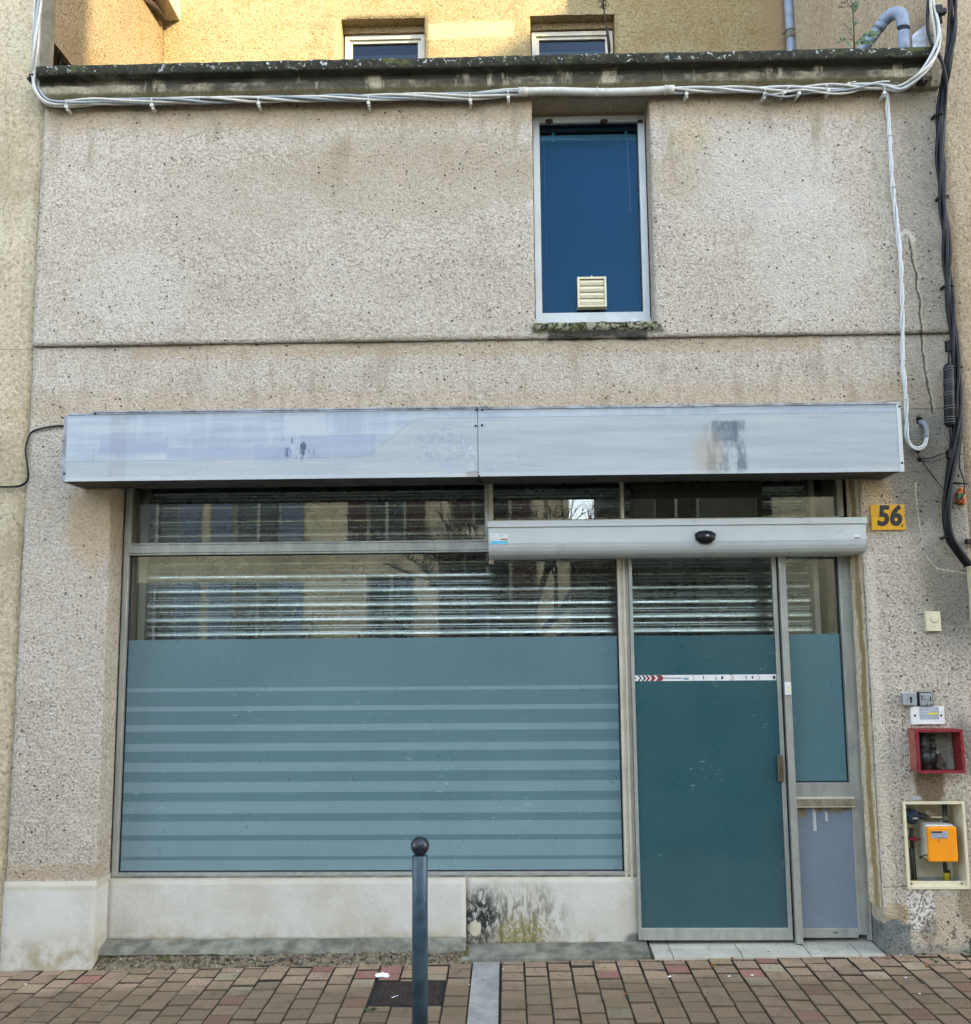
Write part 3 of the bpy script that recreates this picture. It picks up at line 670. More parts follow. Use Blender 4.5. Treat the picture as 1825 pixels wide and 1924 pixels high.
# second wall leaf that hides the back of the reveals
mb.build('upper_wall', [M['wall']], B, label='upper storey wall, set a little proud along a dark horizontal band')
mb = MB()
mb.box(XL, OX0-.0, .162, .40, -.1, 4.2); mb.box(OX1+.0, 1.8, .162, .40, -.1, 4.2); mb.box(2.2, XR, .162, .40, -.1, 4.2); mb.box(1.8, 2.2, .162, .4, .80, 4.2); mb.box(1.8, 2.2, .162, .4, -.1, .25)
mb.box(OX0, .1, .162, .40, 2.34, 4.2); mb.box(.82, OX1, .162, .40, 2.34, 4.2); mb.box(.1, .82, .162, .40, 2.34, 3.0); mb.box(XL, XR, .165, 1.58, 4.21, 4.26)
mb.build('inner_wall', M['jamb'], B)
# cream render filled in beside the right frame
mb = MB()
for k in range(60):
    z0 = .04 + k*(2.26/60); z1 = z0 + 2.26/60
    def prof(z): return .012+.007*mn.noise(Vector((3, 1, z*9)))+.004*mn.noise(Vector((3, 1, z*41))), .09+.03*mn.noise(Vector((1, 9, z*5)))
    a0, b0 = prof(z0); a1, b1 = prof(z1)
    if z0 < .20: continue
    mb.face([(OX1-.003, .006, z0), (OX1-a0*.5, b0, z0), (OX1-a1*.5, b1, z1), (OX1-.003, .006, z1)])
    mb.face([(OX1-a0*.5, b0, z0), (OX1-a0, .149, z0), (OX1-a1, .149, z1), (OX1-a1*.5, b1, z1)])
mb.build('reveal_filler', M['cream_reveal'], B)
# cornice (profile in y,z), subdivided along x and roughened
prof = [(.16, 4.30), (-.052, 4.300), (-.066, 4.312), (-.078, 4.330), (-.082, 4.352), (-.080, 4.375), (-.074, 4.398), (-.076, 4.414), (-.118, 4.420), (-.122, 4.432), (-.122, 4.468), (-.112, 4.482), (.16, 4.486)]
mb = MB(); xs = [-2.418 + i*.028 for i in range(int(4.61/.028)+1)]; xs[-1] = 2.205; prev = None
for x in xs:
    ring = []
    for k, (y, z) in enumerate(prof):
        if k in (0, len(prof)-1): q = Vector((x, y, z))
        else:
            q = Vector((x, y + .004*mn.noise(Vector((x*9, k*.7, 2)))+.0025*mn.noise(Vector((x*33, k, 5))), z + .003*mn.noise(Vector((x*11, k*.9, 8)))+.0022*mn.noise(Vector((x*37, k, 1)))))
            if k >= 8: q.z += .004*mn.noise(Vector((x*1.3, 0, 0)))
        ring.append(mb.bm.verts.new(q))
    if prev:
        for k in range(len(prof)-1): f = mb.bm.faces.new([prev[k], ring[k], ring[k+1], prev[k+1]]); f.smooth = True
    else: mb.bm.faces.new(ring)
    prev = ring
mb.bm.faces.new(prev[::-1])
mb.build('cornice', M['cornice'], B)
mb = MB(); mb.box(2.2, 2.262, -.05, .14, 4.3, 4.42, .004); mb.build('cornice_end', M['wall'], B)
# plinth of the left pillar and low wall
mb = MB(); grid_wall(mb, XL-.004, OX0+.006, -.13, .368, [], -.012, .17, .03, .003, .002); mb.build('plinth', M['white'], B, label='white painted foot of the left pillar')
mb = MB(); grid_wall(mb, OX0+.002, -.217, .05, .344, [], .128, .12, .03, .004, .001); mb.build('low_wall', M['white'], B, label='clean white low wall under the shop window')
mb = MB(); grid_wall(mb, -.2165, .621, .02, .3435, [], .148, .10, .03, .003, .001); mb.build('low_wall', M['white_stained'], B, label='low wall end stained with green and black moss')
mb = MB(); mb.box(OX0, .62, .151, .25, .3445, .352); mb.build('sill_bed', M['cement'], B)
# cement ledge in front of the low wall, then crumbled mortar
mb = MB(); nx = 90
rows = [(.127, .070), (.075, .052), (.045, .042), (.040, .026)]
prev = None
for i in range(nx+1):
    x = OX0 + .004 + (-.215-OX0-.004)*i/nx; ring = []
    for k, (y, z) in enumerate(rows):
        if k >= 2: y += .018*mn.noise(Vector((x*4, 1, 0))) + .008*mn.noise(Vector((x*23, 1, 0)))
        ring.append(mb.bm.verts.new((x, y, z + .004*mn.noise(Vector((x*8, k, 3))) + gz(x)*.3)))
    if prev:
        for k in range(3): mb.bm.faces.new([prev[k], ring[k], ring[k+1], prev[k+1]])
    prev = ring
mb.build('ledge', M['cement'], B)
mb = MB(); nx = 230; ny = 12; prev = None
for i in range(nx+1):
    x = OX0 + .004 + (-.205-OX0)*i/nx; ring = []
    for k in range(ny+1):
        t = k/ny; y = .062 - t*.085 + .006*mn.noise(Vector((x*30, t*9, 1))); z = .034 - t*.046 + gz(x)*1.0 + (.014*mn.noise(Vector((x*26, t*8, 4))) + .010*mn.noise(Vector((x*70, t*18, 4))))*math.sin(math.pi*min(1, .15+t*.8)) + .012
        if k == ny: y -= .010*abs(mn.noise(Vector((x*7, 0, 0)))); z = gz(x)-.012
        ring.append(mb.bm.verts.new((x, y, z)))
    if prev:
        for k in range(ny): mb.bm.faces.new([prev[k], ring[k], ring[k+1], prev[k+1]])
    prev = ring
mb.build('crumbled_mortar', M['rubble'], B)
# slab under the stained wall
mb = MB(); mb.box(-.235, .655, -.004, .15, -.03, .020, .004); 
for v in mb.bm.verts:
    if v.co.z > 0: v.co.z += (v.co.y)*.13 + gz(v.co.x)*.8 - .002
mb.build('threshold_slab', M['cement'], B)
# tiles of the door step
mb = MB(); mb.mi = 1; mb.box(.66, 1.742, -.012, .24, -.05, .0225)
mb.mi = 0
xs = [.668, .90-.06, 1.20-.04, 1.50-.035, 1.735]
xs = [.668, .757, 1.078, 1.395, 1.625, 1.74]
for a, b in zip(xs[:-1], xs[1:]):
    for (c0, d) in ((-.014, .093), (.097, .24)):
        mb.box(a+.0018, b-.0018, c0, d, 0, .0262, .0015)
for v in mb.bm.verts:
    if v.co.z > 0: v.co.z += gz(v.co.x)*.55 - .006 + v.co.y*.03
mb.build('door_step', [M['tile'], M['grout']], B)

# ---------------------------------------------------------------- shop window
FY = .150                                                        # front of the frames
mb = MB()
mb.box(-1.966, -1.944, FY, .235, .352, 2.33, .0015); mb.box(-1.972, -1.966, FY+.004, .235, .352, 2.33, .001)
mb.box(-1.9438, .5602, FY+.002, .235, .352, .366, .0012)
mb.box(-1.9438, -.0885, FY-.004, .235, 1.951, 1.992, .0015); mb.box(-1.9438, -.0885, FY-.001, .235, 1.9408, 1.9495, .001); mb.box(-1.9438, -.0885, FY-.001, .235, 1.9935, 2.003, .001)
win = mb.build('shop_window', M['alu'], B)
mb = MB(); mb.box(-1.944, .5600, .183, .187, .3665, 1.9405); mb.build('pane', M['glass'], win)
mb = MB(); mb.box(-1.9372, .5522, .1800, .1822, .3718, 1.508); mb.build('frosted_film', M['film_win'], win, label='blue grey frosted film with lighter horizontal bands')
mb = MB()
for (a, b, c0, d) in ((-1.9437, -1.9375, .3663, 1.94), (.5525, .5598, .3663, 1.94), (-1.9375, .5525, .3663, .3715), (-1.9375, .5525, 1.9355, 1.9403)): mb.box(a, b, .176, .182, c0, d)
mb.build('gasket', M['gasket'], win)
mb = MB(); mb.box(-1.9438, -.1, FY+.003, .235, 2.30, 2.33); mb.box(-.110, -.0885, FY, .235, 2.0035, 2.33)
tw = mb.build('transom_window', M['alu'], B); mb = MB(); mb.box(-1.944, -.111, .183, .187, 2.0035, 2.31); mb.build('pane', M['glass'], tw)
# right part above the door operator
mb = MB(); mb.box(-.0883, -.0665, FY-.003, .235, 1.88, 2.33, .0012); mb.box(-.066, 1.698, FY-.001, .235, 2.083, 2.103, .0015); mb.box(.588, .603, FY, .235, 2.1035, 2.33, .0012); mb.box(-.066, 1.74, FY+.003, .235, 2.305, 2.33)
mb.box(1.698, 1.716, FY, .235, 2.1035, 2.305)
tw2 = mb.build('transom_window', M['alu_cream'], B); mb = MB(); mb.box(-.066, .5878, .183, .187, 2.104, 2.305); mb.box(.6032, 1.6978, .183, .187, 2.104, 2.305); mb.build('pane', M['glass'], tw2)
# pane to the right of the mullion line above the window
# mullion between window and door
mb = MB(); mb.box(.5605, .5745, FY-.002, .235, .33, 1.905, .0015); mb.box(.5750, .5870, FY+.003, .235, .33, 1.905, .001); mb.box(.5875, .6005, FY-.004, .235, .33, 1.905, .0015)
mb.box(.6008, .6165, FY+.012, .235, .045, 1.905, .001); mb.build('mullion', M['alu_cream'], B)
# ---------------------------------------------------------------- sliding door leaf
mb = MB(); DY = .135
mb.box(.617, .6325, DY, .175, .052, 1.905, .0015); mb.box(1.338, 1.3575, DY, .175, .052, 1.905, .0015); mb.box(.6328, 1.3377, DY, .175, .052, .107, .0015); 
door = mb.build('sliding_door', M['alu'], B)
mb = MB(); mb.box(.6328, 1.3377, .150, .154, .1073, 1.90); mb.build('pane', M['glass'], door)
mb = MB(); mb.box(.6335, 1.337, .1470, .1492, .1075, 1.508); mb.build('frosted_film', M['film_door'], door, label='dark teal frosted film')
mb = MB(); mb.box(1.318, 1.344, DY-.016, DY-.001, .795, .922, .003); mb.box(1.322, 1.327, DY-.018, DY-.0165, .80, .918); mb.build('door_handle', M['bronze'], door)
# safety strip
z0, z1 = P(1320, 1279, .149).z, P(1320, 1268, .149).z; zm = (z0+z1)/2; hh = (z1-z0)
mb = MB(); xa, xb = .634, 1.3365; Ys = .1455
mb.box(xa, xb, Ys, Ys+.0012, z0, z1)
def chev(x, wd, mi, thin=False):
    mb.mi = mi; t = hh/2*.96; ys = (Ys-.0006, Ys-.0001); k = hh*.42
    mb.extr([(x, zm+t), (x+wd, zm+t), (x+wd+k, zm), (x+wd, zm-t), (x, zm-t), (x+k, zm)], 'y', *ys)
mb.mi = 1; mb.extr([(xa, zm+.006), (xa+.008, zm), (xa, zm-.006)], 'y', Ys-.0006, Ys-.0001)
for x, wd, mi in ((.648, .008, 1), (.668, .010, 1), (.686, .012, 2), (.708, .018, 2), (.738, .028, 2)): chev(x, wd, mi)
mb.mi = 1
for x in (.918, 1.106, 1.115, 1.243): chev(x, .0022, 1 if x != 1.115 else 2)
mb.mi = 3; mb.text('Porte Automatique', .825, Ys-.0003, zm, .0135, .0002, .0002, 0, .86)
mb.mi = 4; mb.box(.877, .902, Ys-.0006, Ys-.0001, zm-.009, zm-.001); mb.mi = 1; mb.box(.877, .902, Ys-.0006, Ys-.0001, zm+.003, zm+.0045)
for x, kind in ((.975, 0), (1.036, 1), (1.068, 2), (1.187, 3), (1.218, 4), (1.325, 5)):
    mb.mi = 1; y0, y1 = Ys-.0006, Ys-.0001
    if kind == 0: mb.box(x-.002, x+.002, y0, y1, zm-.008, zm+.002); mb.box(x-.003, x+.004, y0, y1, zm+.002, zm+.008)
    elif kind == 1: mb.extr([(x-.003, zm-.009), (x+.001, zm-.001), (x-.001, zm+.008), (x+.003, zm+.008), (x+.003, zm), (x+.004, zm-.009)], 'y', y0, y1)
    elif kind == 2: mb.box(x-.005, x+.005, y0, y1, zm-.008, zm+.007, .0)
    elif kind == 3: mb.box(x-.002, x+.002, y0, y1, zm-.008, zm+.008)
    elif kind == 4: mb.box(x-.002, x+.002, y0, y1, zm-.007, zm+.008); mb.box(x-.006, x+.006, y0, y1, zm-.002, zm+.002)
    else: mb.box(x-.006, x+.006, y0, y1, zm-.008, zm+.007)
M['print_teal'] = simple('teal_print', lin(70, 130, 140, K), .4)
mb.build('safety_strip', [M['white_plastic'], M['ink'], M['redprint'], M['blueprint'], M['print_teal']], door)
# black gap + guide post
mb = MB(); mb.box(1.3578, 1.3665, .150, .235, .05, 1.905); mb.build('gasket', M['gasket'], B)
mb = MB(); mb.box(1.367, 1.3995, .115, .165, .040, 1.905, .0015); post = mb.build('guide_post', M['alu'], B)
mb = MB(); mb.box(1.3655, 1.3970, .107, .1145, 1.214, 1.277, .003, 2); mb.mi = 1; mb.box(1.376, 1.389, .1050, .1069, 1.226, 1.262, .0008); mb.build('lock_cover', [M['white_plastic'], M['cream_plastic']], post)
# ---------------------------------------------------------------- fixed side panel
mb = MB()
mb.box(1.6765, 1.7195, FY, .235, .072, 1.905, .0015); mb.box(1.7200, 1.7330, FY+.006, .235, .045, 1.905, .001); mb.box(1.7335, 1.7410, FY-.002, .235, .045, 1.905, .001)
mb.box(1.3998, 1.6762, FY, .235, .712, .785, .0015); mb.box(1.3998, 1.6762, FY, .235, .058, .101, .0015)
side = mb.build('side_panel', M['alu'], B)
mb = MB(); mb.box(1.3998, 1.6763, .183, .187, .7855, 1.905); mb.build('pane', M['glass'], side)
mb = MB(); mb.box(1.3998, 1.6698, .1800, .1822, .7907, 1.511); mb.build('frosted_film', M['film_side'], side, label='light teal frosted film')
mb = MB(); mb.box(1.6700, 1.6762, .1765, .182, .7855, 1.904); mb.box(1.4, 1.6700, .1765, .182, .7855, .7905); mb.build('gasket', M['gasket'], side)
mb = MB(); mb.box(1.4000, 1.6762, .162, .17, .1012, .7118); mb.build('kick_panel', M['lavender'], side)
mb = MB(); mb.box(1.4005, 1.6860, .128, .1495, .6715, .7205, .0015); mb.mi = 1; mb.box(1.402, 1.684, .1268, .1279, .678, .712); mb.build('letter_bar', [M['alu_cream'], M['tape']], side)
mb = MB(); random.seed(5)
for (xc, wd, h) in ((1.432, .05, .055), (1.518, .045, .03), (1.572, .035, .04), (1.61, .045, .034), (1.648, .035, .026)):
    pts = [(xc-wd/2, .6710), (xc+wd/2, .6710)] + [(xc+wd/2-wd*i/5, .671-h*(.6+.4*random.random())) for i in range(6)]
    mb.extr(pts, 'y', .1604, .1616)
split_build(mb, 'tape_residue', M['tape'], side)
mb = MB()
for (a, b, c0, d) in ((1.488, 1.503, .555, .66), (1.548, 1.56, .60, .648)): mb.box(a, b, .1606, .1617, c0, d)
split_build(mb, 'pale_scrape', M['alu_white'], side)
mb = MB(); mb.box(1.555, 1.577, FY-.0012, FY-.0002, .080, .0845); mb.build('drain_slot', M['gasket'], side)
# ---------------------------------------------------------------- door operator box
opx0, opx1 = -.088, 1.752
prof = [(.149, 1.898), (.050, 1.898), (.030, 1.8995), (.008, 1.904), (-.010, 1.913), (-.024, 1.928), (-.033, 1.945), (-.038, 1.9625), (-.0355, 1.9635), (-.0355, 1.965), (-.038, 1.966), (-.038, 2.045), (.149, 2.045)]
mb = MB(); mb.extr(prof, 'x', opx0, opx1)
for v in mb.bm.verts:
    pass
op = mb.build('door_operator', M['alu_white'], B)
mb = MB(); mb.extr([(.149, 2.0505), (.149, 2.087), (-.03, 2.075), (-.046, 2.075), (-.046, 2.0455), (-.042, 2.0455), (-.040, 2.050)], 'x', opx0-.004, opx1+.006); mb.build('cover_cap', M['alu_white'], op)
mb = MB(); cx_, cz_ = P(1326, 1009, -.05).x, 1.986
mb.extr([(cx_-.051, cz_+.016), (cx_-.030, cz_+.029), (cx_, cz_+.033), (cx_+.030, cz_+.029), (cx_+.051, cz_+.016), (cx_+.046, cz_-.012), (cx_+.025, cz_-.031), (cx_, cz_-.037), (cx_-.025, cz_-.031), (cx_-.046, cz_-.012)], 'y', -.050, -.0385)
vs = mb.sphere((cx_, -.050, cz_), .045, (1.0, .45, .62)); 
for v in vs:
    if v.co.y > -.045: v.co.y = -.045
mb.mi = 1; mb.text('ıdı', cx_+.006, -.0715, cz_+.006, .014, .0003, .0003)
mb.build('motion_sensor', [M['black'], M['white_plastic']], op)
mb = MB(); a, b = P(921, 1003, -.038), P(955, 1023, -.038)
mb.box(a.x, b.x, -.0392, -.0383, b.z+.002, a.z); mb.mi = 1; mb.box(a.x+.001, b.x-.001, -.0398, -.0393, b.z+.003, b.z+.018); mb.mi = 2; mb.box(b.x-.036, b.x-.002, -.0398, -.0393, b.z+.021, b.z+.029)
mb.mi = 3
for k in range(3): mb.box(a.x+.003, a.x+.03+.01*k, -.0398, -.0393, a.z-.010-.009*k, a.z-.0085-.009*k)
mb.mi = 1; mb.box(a.x+.04, a.x+.066, -.0398, -.0393, a.z-.012, a.z-.009)
mb.build('sticker', [M['white_plastic'], M['cyan'], M['brown'], M['label_grey']], op)
mb = MB(); a, b = P(1604, 1004, -.038), P(1617, 1013, -.038); mb.box(a.x, b.x, -.0392, -.0383, b.z, a.z); mb.mi = 1; mb.box(a.x+.003, b.x-.002, -.0398, -.0393, b.z+.003, b.z+.009); mb.build('sticker', [M['white_plastic'], M['ink']], op)
mb = MB()
for px in (978, 1552): q = P(px, 1046, 0); mb.lathe([(.0, -.003), (.006, -.003), (.007, 0)], (q.x, .02, 1.8975), 12)
split_build(mb, 'screw', M['steel'], op)
# ---------------------------------------------------------------- inside: roller shutter, jambs, dark room
mb = MB(); pitch = .0755; prof = []
z = 1.512; SY = .335
steps = [(0, 0), (.04, -.010), (.12, -.015), (.22, -.0155), (.34, -.0135), (.48, -.0095), (.60, -.004), (.66, .001), (.70, .002), (.74, -.004), (.80, -.006), (.88, -.004), (.94, .001)]
pts = []
while z < 2.33:
    for (t_, y_) in steps: pts.append((SY+y_, z+t_*pitch))
    z += pitch
back = [(SY+.02, pts[-1][1]), (SY+.02, pts[0][1])]
mb.extr(pts + back, 'x', -1.905, 1.585); rs = mb.build('roller_shutter', M['galv'], B)
mb = MB(); mb.box(-1.9, 1.58, .322, .352, 1.478, 1.511, .003)
for k, px in enumerate((465, 640, 1020, 1100, 1255, 1378)):
    q = P(px, 1195, .322); mb.box(q.x-.012, q.x+.012, .317, .3215, 1.484, 1.506, .001)
mb.build('bottom_bar', M['sign_trim'], rs)
mb = MB(); q = P(912, 1195, .315); mb.box(q.x-.065, q.x+.065, .311, .316, 1.487, 1.503, .001); mb.mi = 1; mb.lathe([(.006, -.003), (.006, 0)], (q.x, .311, 1.495), 12, 'y'); mb.build('lock_plate', [M['white_plastic'], M['ink']], rs)
mb = MB(); mb.box(-1.945, -1.906, .30, .37, .4, 2.33, .002); mb.box(1.586, 1.615, .28, .37, .1, 2.33, .002); split_build(mb, 'shutter_guide', M['alu_cream'], rs)
mb = MB()
mb.box(-2.1, -1.955, .236, .8, .1, 2.34); mb.box(1.64, 1.80, .236, .8, .0, 2.34); split_build(mb, 'inner_jamb', M['jamb'], B)
mb = MB(); mb.box(.66, 1.33, .24, .33, 2.11, 2.30, .002); mb.build('shutter_housing', M['olive'], B)
mb = MB(); mb.box(-2.1, 1.9, .80, .84, -.05, 2.5); mb.box(-2.1, 1.9, .24, .84, 2.34, 2.40); mb.box(-2.1, 1.9, .26, .84, -.06, -.01); mb.box(-2.14, -2.1, .24, .84, 0, 2.4); mb.box(1.86, 1.9, .40, .84, 0, 2.4)
mb.build('back_room', M['dark'], B)
# ---------------------------------------------------------------- upper window
UY = .115
def frame(mb, x0, x1, z0, z1, y0, y1, w_, bev=.002, wb=None):
    wb = wb or w_
    mb.extr([(x0, z0), (x0+w_, z0+wb), (x0+w_, z1-w_), (x0, z1)], 'y', y0, y1); mb.extr([(x1, z0), (x1, z1), (x1-w_, z1-w_), (x1-w_, z0+wb)], 'y', y0, y1)
    mb.extr([(x0, z1), (x0+w_, z1-w_), (x1-w_, z1-w_), (x1, z1)], 'y', y0+.0008, y1); mb.extr([(x0, z0), (x1, z0), (x1-w_, z0+wb), (x0+w_, z0+wb)], 'y', y0+.0008, y1)
a = P(1003, 420, UY); 
mb = MB(); frame(mb, .166, .7605, 3.150, 4.272, UY, .17, .034); mb.box(.160, .766, UY-.006, .17, 3.118, 3.149, .002)
uw = mb.build('upper_window', M['alu_white'], B)
mb = MB(); mb.box(.2003, .7262, .142, .146, 3.1842, 4.2378); mb.build('pane', M['glass_solar'], uw)
mb = MB(); gx0, gx1, g0, g1 = .2001, .7264, 3.1841, 4.2379
for (a, b, c0, d) in ((gx0, gx0+.005, g0, g1), (gx1-.005, gx1, g0, g1), (gx0+.005, gx1-.005, g0, g0+.004), (gx0+.005, gx1-.005, g1-.005, g1)): mb.box(a, b, .134, .141, c0, d)
mb.build('gasket', M['gasket'], uw)
mb = MB(); mb.box(.17, .76, .215, .22, 3.12, 4.25); mb.box(.1, .83, .25, .26, 3.0, 4.3); mb.build('roller_blind', M['blue_blind'], uw)
mb = MB(); mb.box(.19, .735, .165, .195, 4.165, 4.195, .004); mb.box(.27, .285, .160, .164, 4.155, 4.205); mb.box(.66, .675, .160, .164, 4.155, 4.205); mb.build('blind_rail', M['cream_plastic'], uw)
mb = MB(); mb.tube([(.676, .175, 4.16), (.680, .176, 3.95), (.683, .175, 3.75)], .0026, 6); mb.tube([(.226, .18, 4.16), (.229, .18, 3.8), (.231, .18, 3.5), (.233, .18, 3.19)], .0011, 5); split_build(mb, 'blind_cord', M['white_plastic'], uw)
mb = MB()
for px in (1035, 1193): q = P(px, 602, UY-.008); mb.box(q.x-.018, q.x+.018, UY-.009, UY-.0062, 3.130, 3.140, .001)
split_build(mb, 'drain_cap', M['steel'], uw)
random.seed(8); mb = MB()
for px, r_ in ((1032, .018), (1135, .017), (1203, .012)):
    q = P(px, 226, UY-.012)
    for v in mb.sphere((q.x, UY-.008, q.z-.004), r_, (1.2, .6, .8), 2): v.co += Vector((mn.noise(v.co*90), mn.noise(v.co*80), mn.noise(v.co*70)))*.006
split_build(mb, 'mud_nest', M['rust'], uw)
# mossy sill
mb = MB(); prev = None
for i in range(34):
    x = .155 + i*(.617/33); ring = []
    for k, (y, z) in enumerate(((.16, 3.118), (.10, 3.112), (.02, 3.098), (-.018, 3.088), (-.030, 3.078), (-.026, 3.050), (-.010, 3.038))):
        ring.append(mb.bm.verts.new((x, y-.006*mn.noise(Vector((x*25, k, 2))), z+.006*mn.noise(Vector((x*21, k, 1))))))
    if prev:
        for k in range(6): f = mb.bm.faces.new([prev[k], ring[k], ring[k+1], prev[k+1]]); f.smooth = True
    prev = ring
n = NT('mossy_sill', rough=.97, spec=.1); f_ = n.noise(50, 4, .7); c = n.mix(n.mr(f_, .42, .56), lin(46, 48, 34, K), lin(158, 154, 130, K)); c = n.mix(n.mul(n.mr(n.noise(14, 3, .6, off=(1, 1, 1)), .5, .66), .75), c, lin(76, 80, 34, K)); c = n.mix(n.mr(n.noise(26, 3, .7, off=(4, 4, 1)), .56, .64), c, (.02, .022, .02, 1))
M['sill'] = n.fin(c, n.bump(f_, .9, .008)); mb.build('window_sill', M['sill'], uw)
# vent grille in the pane
vx0, vx1, vz0, vz1 = .385, .535, 3.208, 3.370
mb = MB(); frame(mb, vx0, vx1, vz0, vz1, .095, .141, .011); mb.box(vx0+.0005, vx1-.0005, .120, .1405, vz0+.001, vz1-.001)
vg = mb.build('vent_grille', M['cream_plastic'], uw)
mb = MB(); mb.box(vx0-.004, vx1+.003, .1185, .1405, vz0-.003, vz0+.0); mb.box((vx0+vx1)/2-.002, (vx0+vx1)/2+.005, .118, .122, vz1+.0005, vz1+.016, .001)
for k in range(4):
    z0 = vz0+.013+k*.0345; mb.extr([(.119, z0+.0335), (.104, z0+.030), (.099, z0+.016), (.103, z0+.002), (.119, z0)], 'x', vx0+.0125, vx1-.0125)
# louvres share the casing material
split_build(mb, 'louvre', M['cream_plastic'], uw)

# ================================================================== SIGN BOX
t = thing('sign_box', (-.13, -.12, 2.266), 'long weathered light blue grey sheet metal sign box, its lettering removed, above the shopfront', 'sign box')
SX0, SX1, SZ0, SZ1, SY0 = -2.126, 1.871, 2.266, 2.590, -.240
SM = -.131
mb = MB(); mb.box(SX0+.016, SM-.0015, SY0, SY0+.004, SZ0, SZ1); mb.build('sign_panel', M['sign'], t, label='left half of the sign face with brushed bluish paint')
mb = MB(); mb.box(SM+.0015, SX1-.020, SY0, SY0+.004, SZ0+.001, SZ1); mb.build('sign_panel', M['sign'], t, label='right half of the sign face with a dark corroded run')
mb = MB(); mb.box(SX0, SX0+.0155, SY0-.002, -.003, SZ0-.001, SZ1-.004, .001); mb.build('end_plate', M['sign_trim'], t)
mb = MB(); mb.box(SX1-.0195, SX1, SY0-.002, -.003, SZ0-.001, SZ1+.002, .001); mb.build('end_plate', M['alu_white'], t)
mb = MB(); mb.extr([(SY0-.003, SZ1+.0005), (SY0-.003, SZ1+.0085), (-.022, SZ1+.030), (-.022, SZ1+.022)], 'x', SX0+.02, SM-.002); mb.extr([(SY0-.004, SZ1+.0005), (SY0-.004, SZ1+.011), (-.022, SZ1+.030), (-.022, SZ1+.022)], 'x', SM+.002, SX1)
mb.extr([(SY0-.0075, SZ1+.009), (SY0-.0075, SZ1+.016), (-.022, SZ1+.038), (-.022, SZ1+.032)], 'x', SX0+.14, SM+.05)
mb.build('top_flashing', M['sign_trim'], t)
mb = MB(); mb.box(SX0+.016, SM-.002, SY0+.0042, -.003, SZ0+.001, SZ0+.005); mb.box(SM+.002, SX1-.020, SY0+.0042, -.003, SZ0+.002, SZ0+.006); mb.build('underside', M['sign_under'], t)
mb = MB(); mb.box(SM-.0014, SM+.0014, SY0+.002, -.01, SZ0+.003, SZ1-.001); mb.build('joint', M['gasket'], t)
mb = MB()
for px, py in ((895, 770), (907, 770), (894, 800), (906, 799), (118, 785), (121, 890), (180, 776), (1690, 764), (1695, 870), (900, 895)):
    q = P(px, py, SY0); mb.lathe([(.0048, -.0045), (.0055, -.001), (.0055, 0)], (q.x, SY0-.0012, min(q.z, SZ1+.005)), 10, 'y')
split_build(mb, 'screw', M['black'], t)
mb = MB(); 
for s_, px, py, sz in (('A', 886, 850, .085), ('a', 887, 875, .072), ('M', 838, 876, .062), ('I', 870, 835, .06), ('ic', 928, 876, .06)):
    q = P(px, py, SY0); mb.mi = 0 if s_ in 'Aa' else 1; mb.text(s_, q.x, SY0-.0006, q.z, sz, .0002, .0005 if s_ in 'Aa' else -.0002)
M['ghost'] = simple('faded_letter_glue', lin(188, 196, 200, K*.95), .6, var=.1, scale=60); M['ghost2'] = simple('faint_blue_letter', lin(166, 178, 196, K), .6, var=.15, scale=60)  # second tone: bluish colour of the fainter letters
split_build(mb, 'faded_letter', [M['ghost'], M['ghost2']], t)
mb = MB(); q = P(905, 905, -.2)
mb.tube([(SM-.012, SY0+.01, SZ0-.001), (SM+.004, SY0+.06, SZ0-.006), (SM-.004, SY0+.12, SZ0-.002)], .0022, 5); mb.tube([(SM-.014, SY0+.13, SZ0-.002), (SM+.018, SY0+.13, SZ0-.004)], .003, 5); mb.build('cable_tie', M['black'], t)

# ================================================================== SMALL WALL FITTINGS
# house number
a, b = P(1634, 949, 0), P(1701, 996, 0); cxn, czn = (a.x+b.x)/2, (a.z+b.z)/2
t = thing('house_number', (cxn, -.01, b.z), 'yellow enamel house number plate reading 56', 'number plate')
mb = MB(); mb.box(a.x, b.x, -.012, -.006, b.z, a.z, .002, 2); mb.build('plate', M['yellow'], t)
mb = MB(); mb.text('56', cxn+.004, -.0126, czn+.003, .134, .0005, .0052, .14, .90); mb.build('numerals', M['ink'], t)
mb = MB()
for x in (a.x+.006, b.x-.004): mb.lathe([(.0025, -.0025), (.003, 0)], (x, -.0125, czn+.006), 8, 'y')
mb.extr([(b.x-.022, b.z+.016), (b.x-.017, b.z+.030), (b.x-.013, b.z+.024), (b.x-.016, b.z+.014)], 'y', -.013, -.0122); split_build(mb, 'screw', M['rust'], t)
# bell push
a, b = P(1736, 1149, 0), P(1766, 1186, 0)
t = thing('door_bell', ((a.x+b.x)/2, -.01, b.z), 'small cream bell push with a round button on the roughcast pillar', 'door bell')
mb = MB(); mb.box(a.x, b.x, -.022, .004, b.z, a.z, .003, 2); mb.build('casing', M['cream_plastic'], t)
mb = MB(); mb.lathe([(.0155, -.0265), (.0185, -.025), (.0185, -.021)], ((a.x+b.x)/2+.004, 0, (a.z+b.z)/2+.012), 20, 'y'); mb.build('button', M['cream_plastic'], t)
mb = MB(); mb.box((a.x+b.x)/2-.01, (a.x+b.x)/2+.015, -.0228, -.0222, b.z+.020, b.z+.0215); mb.build('print', M['tape'], t)
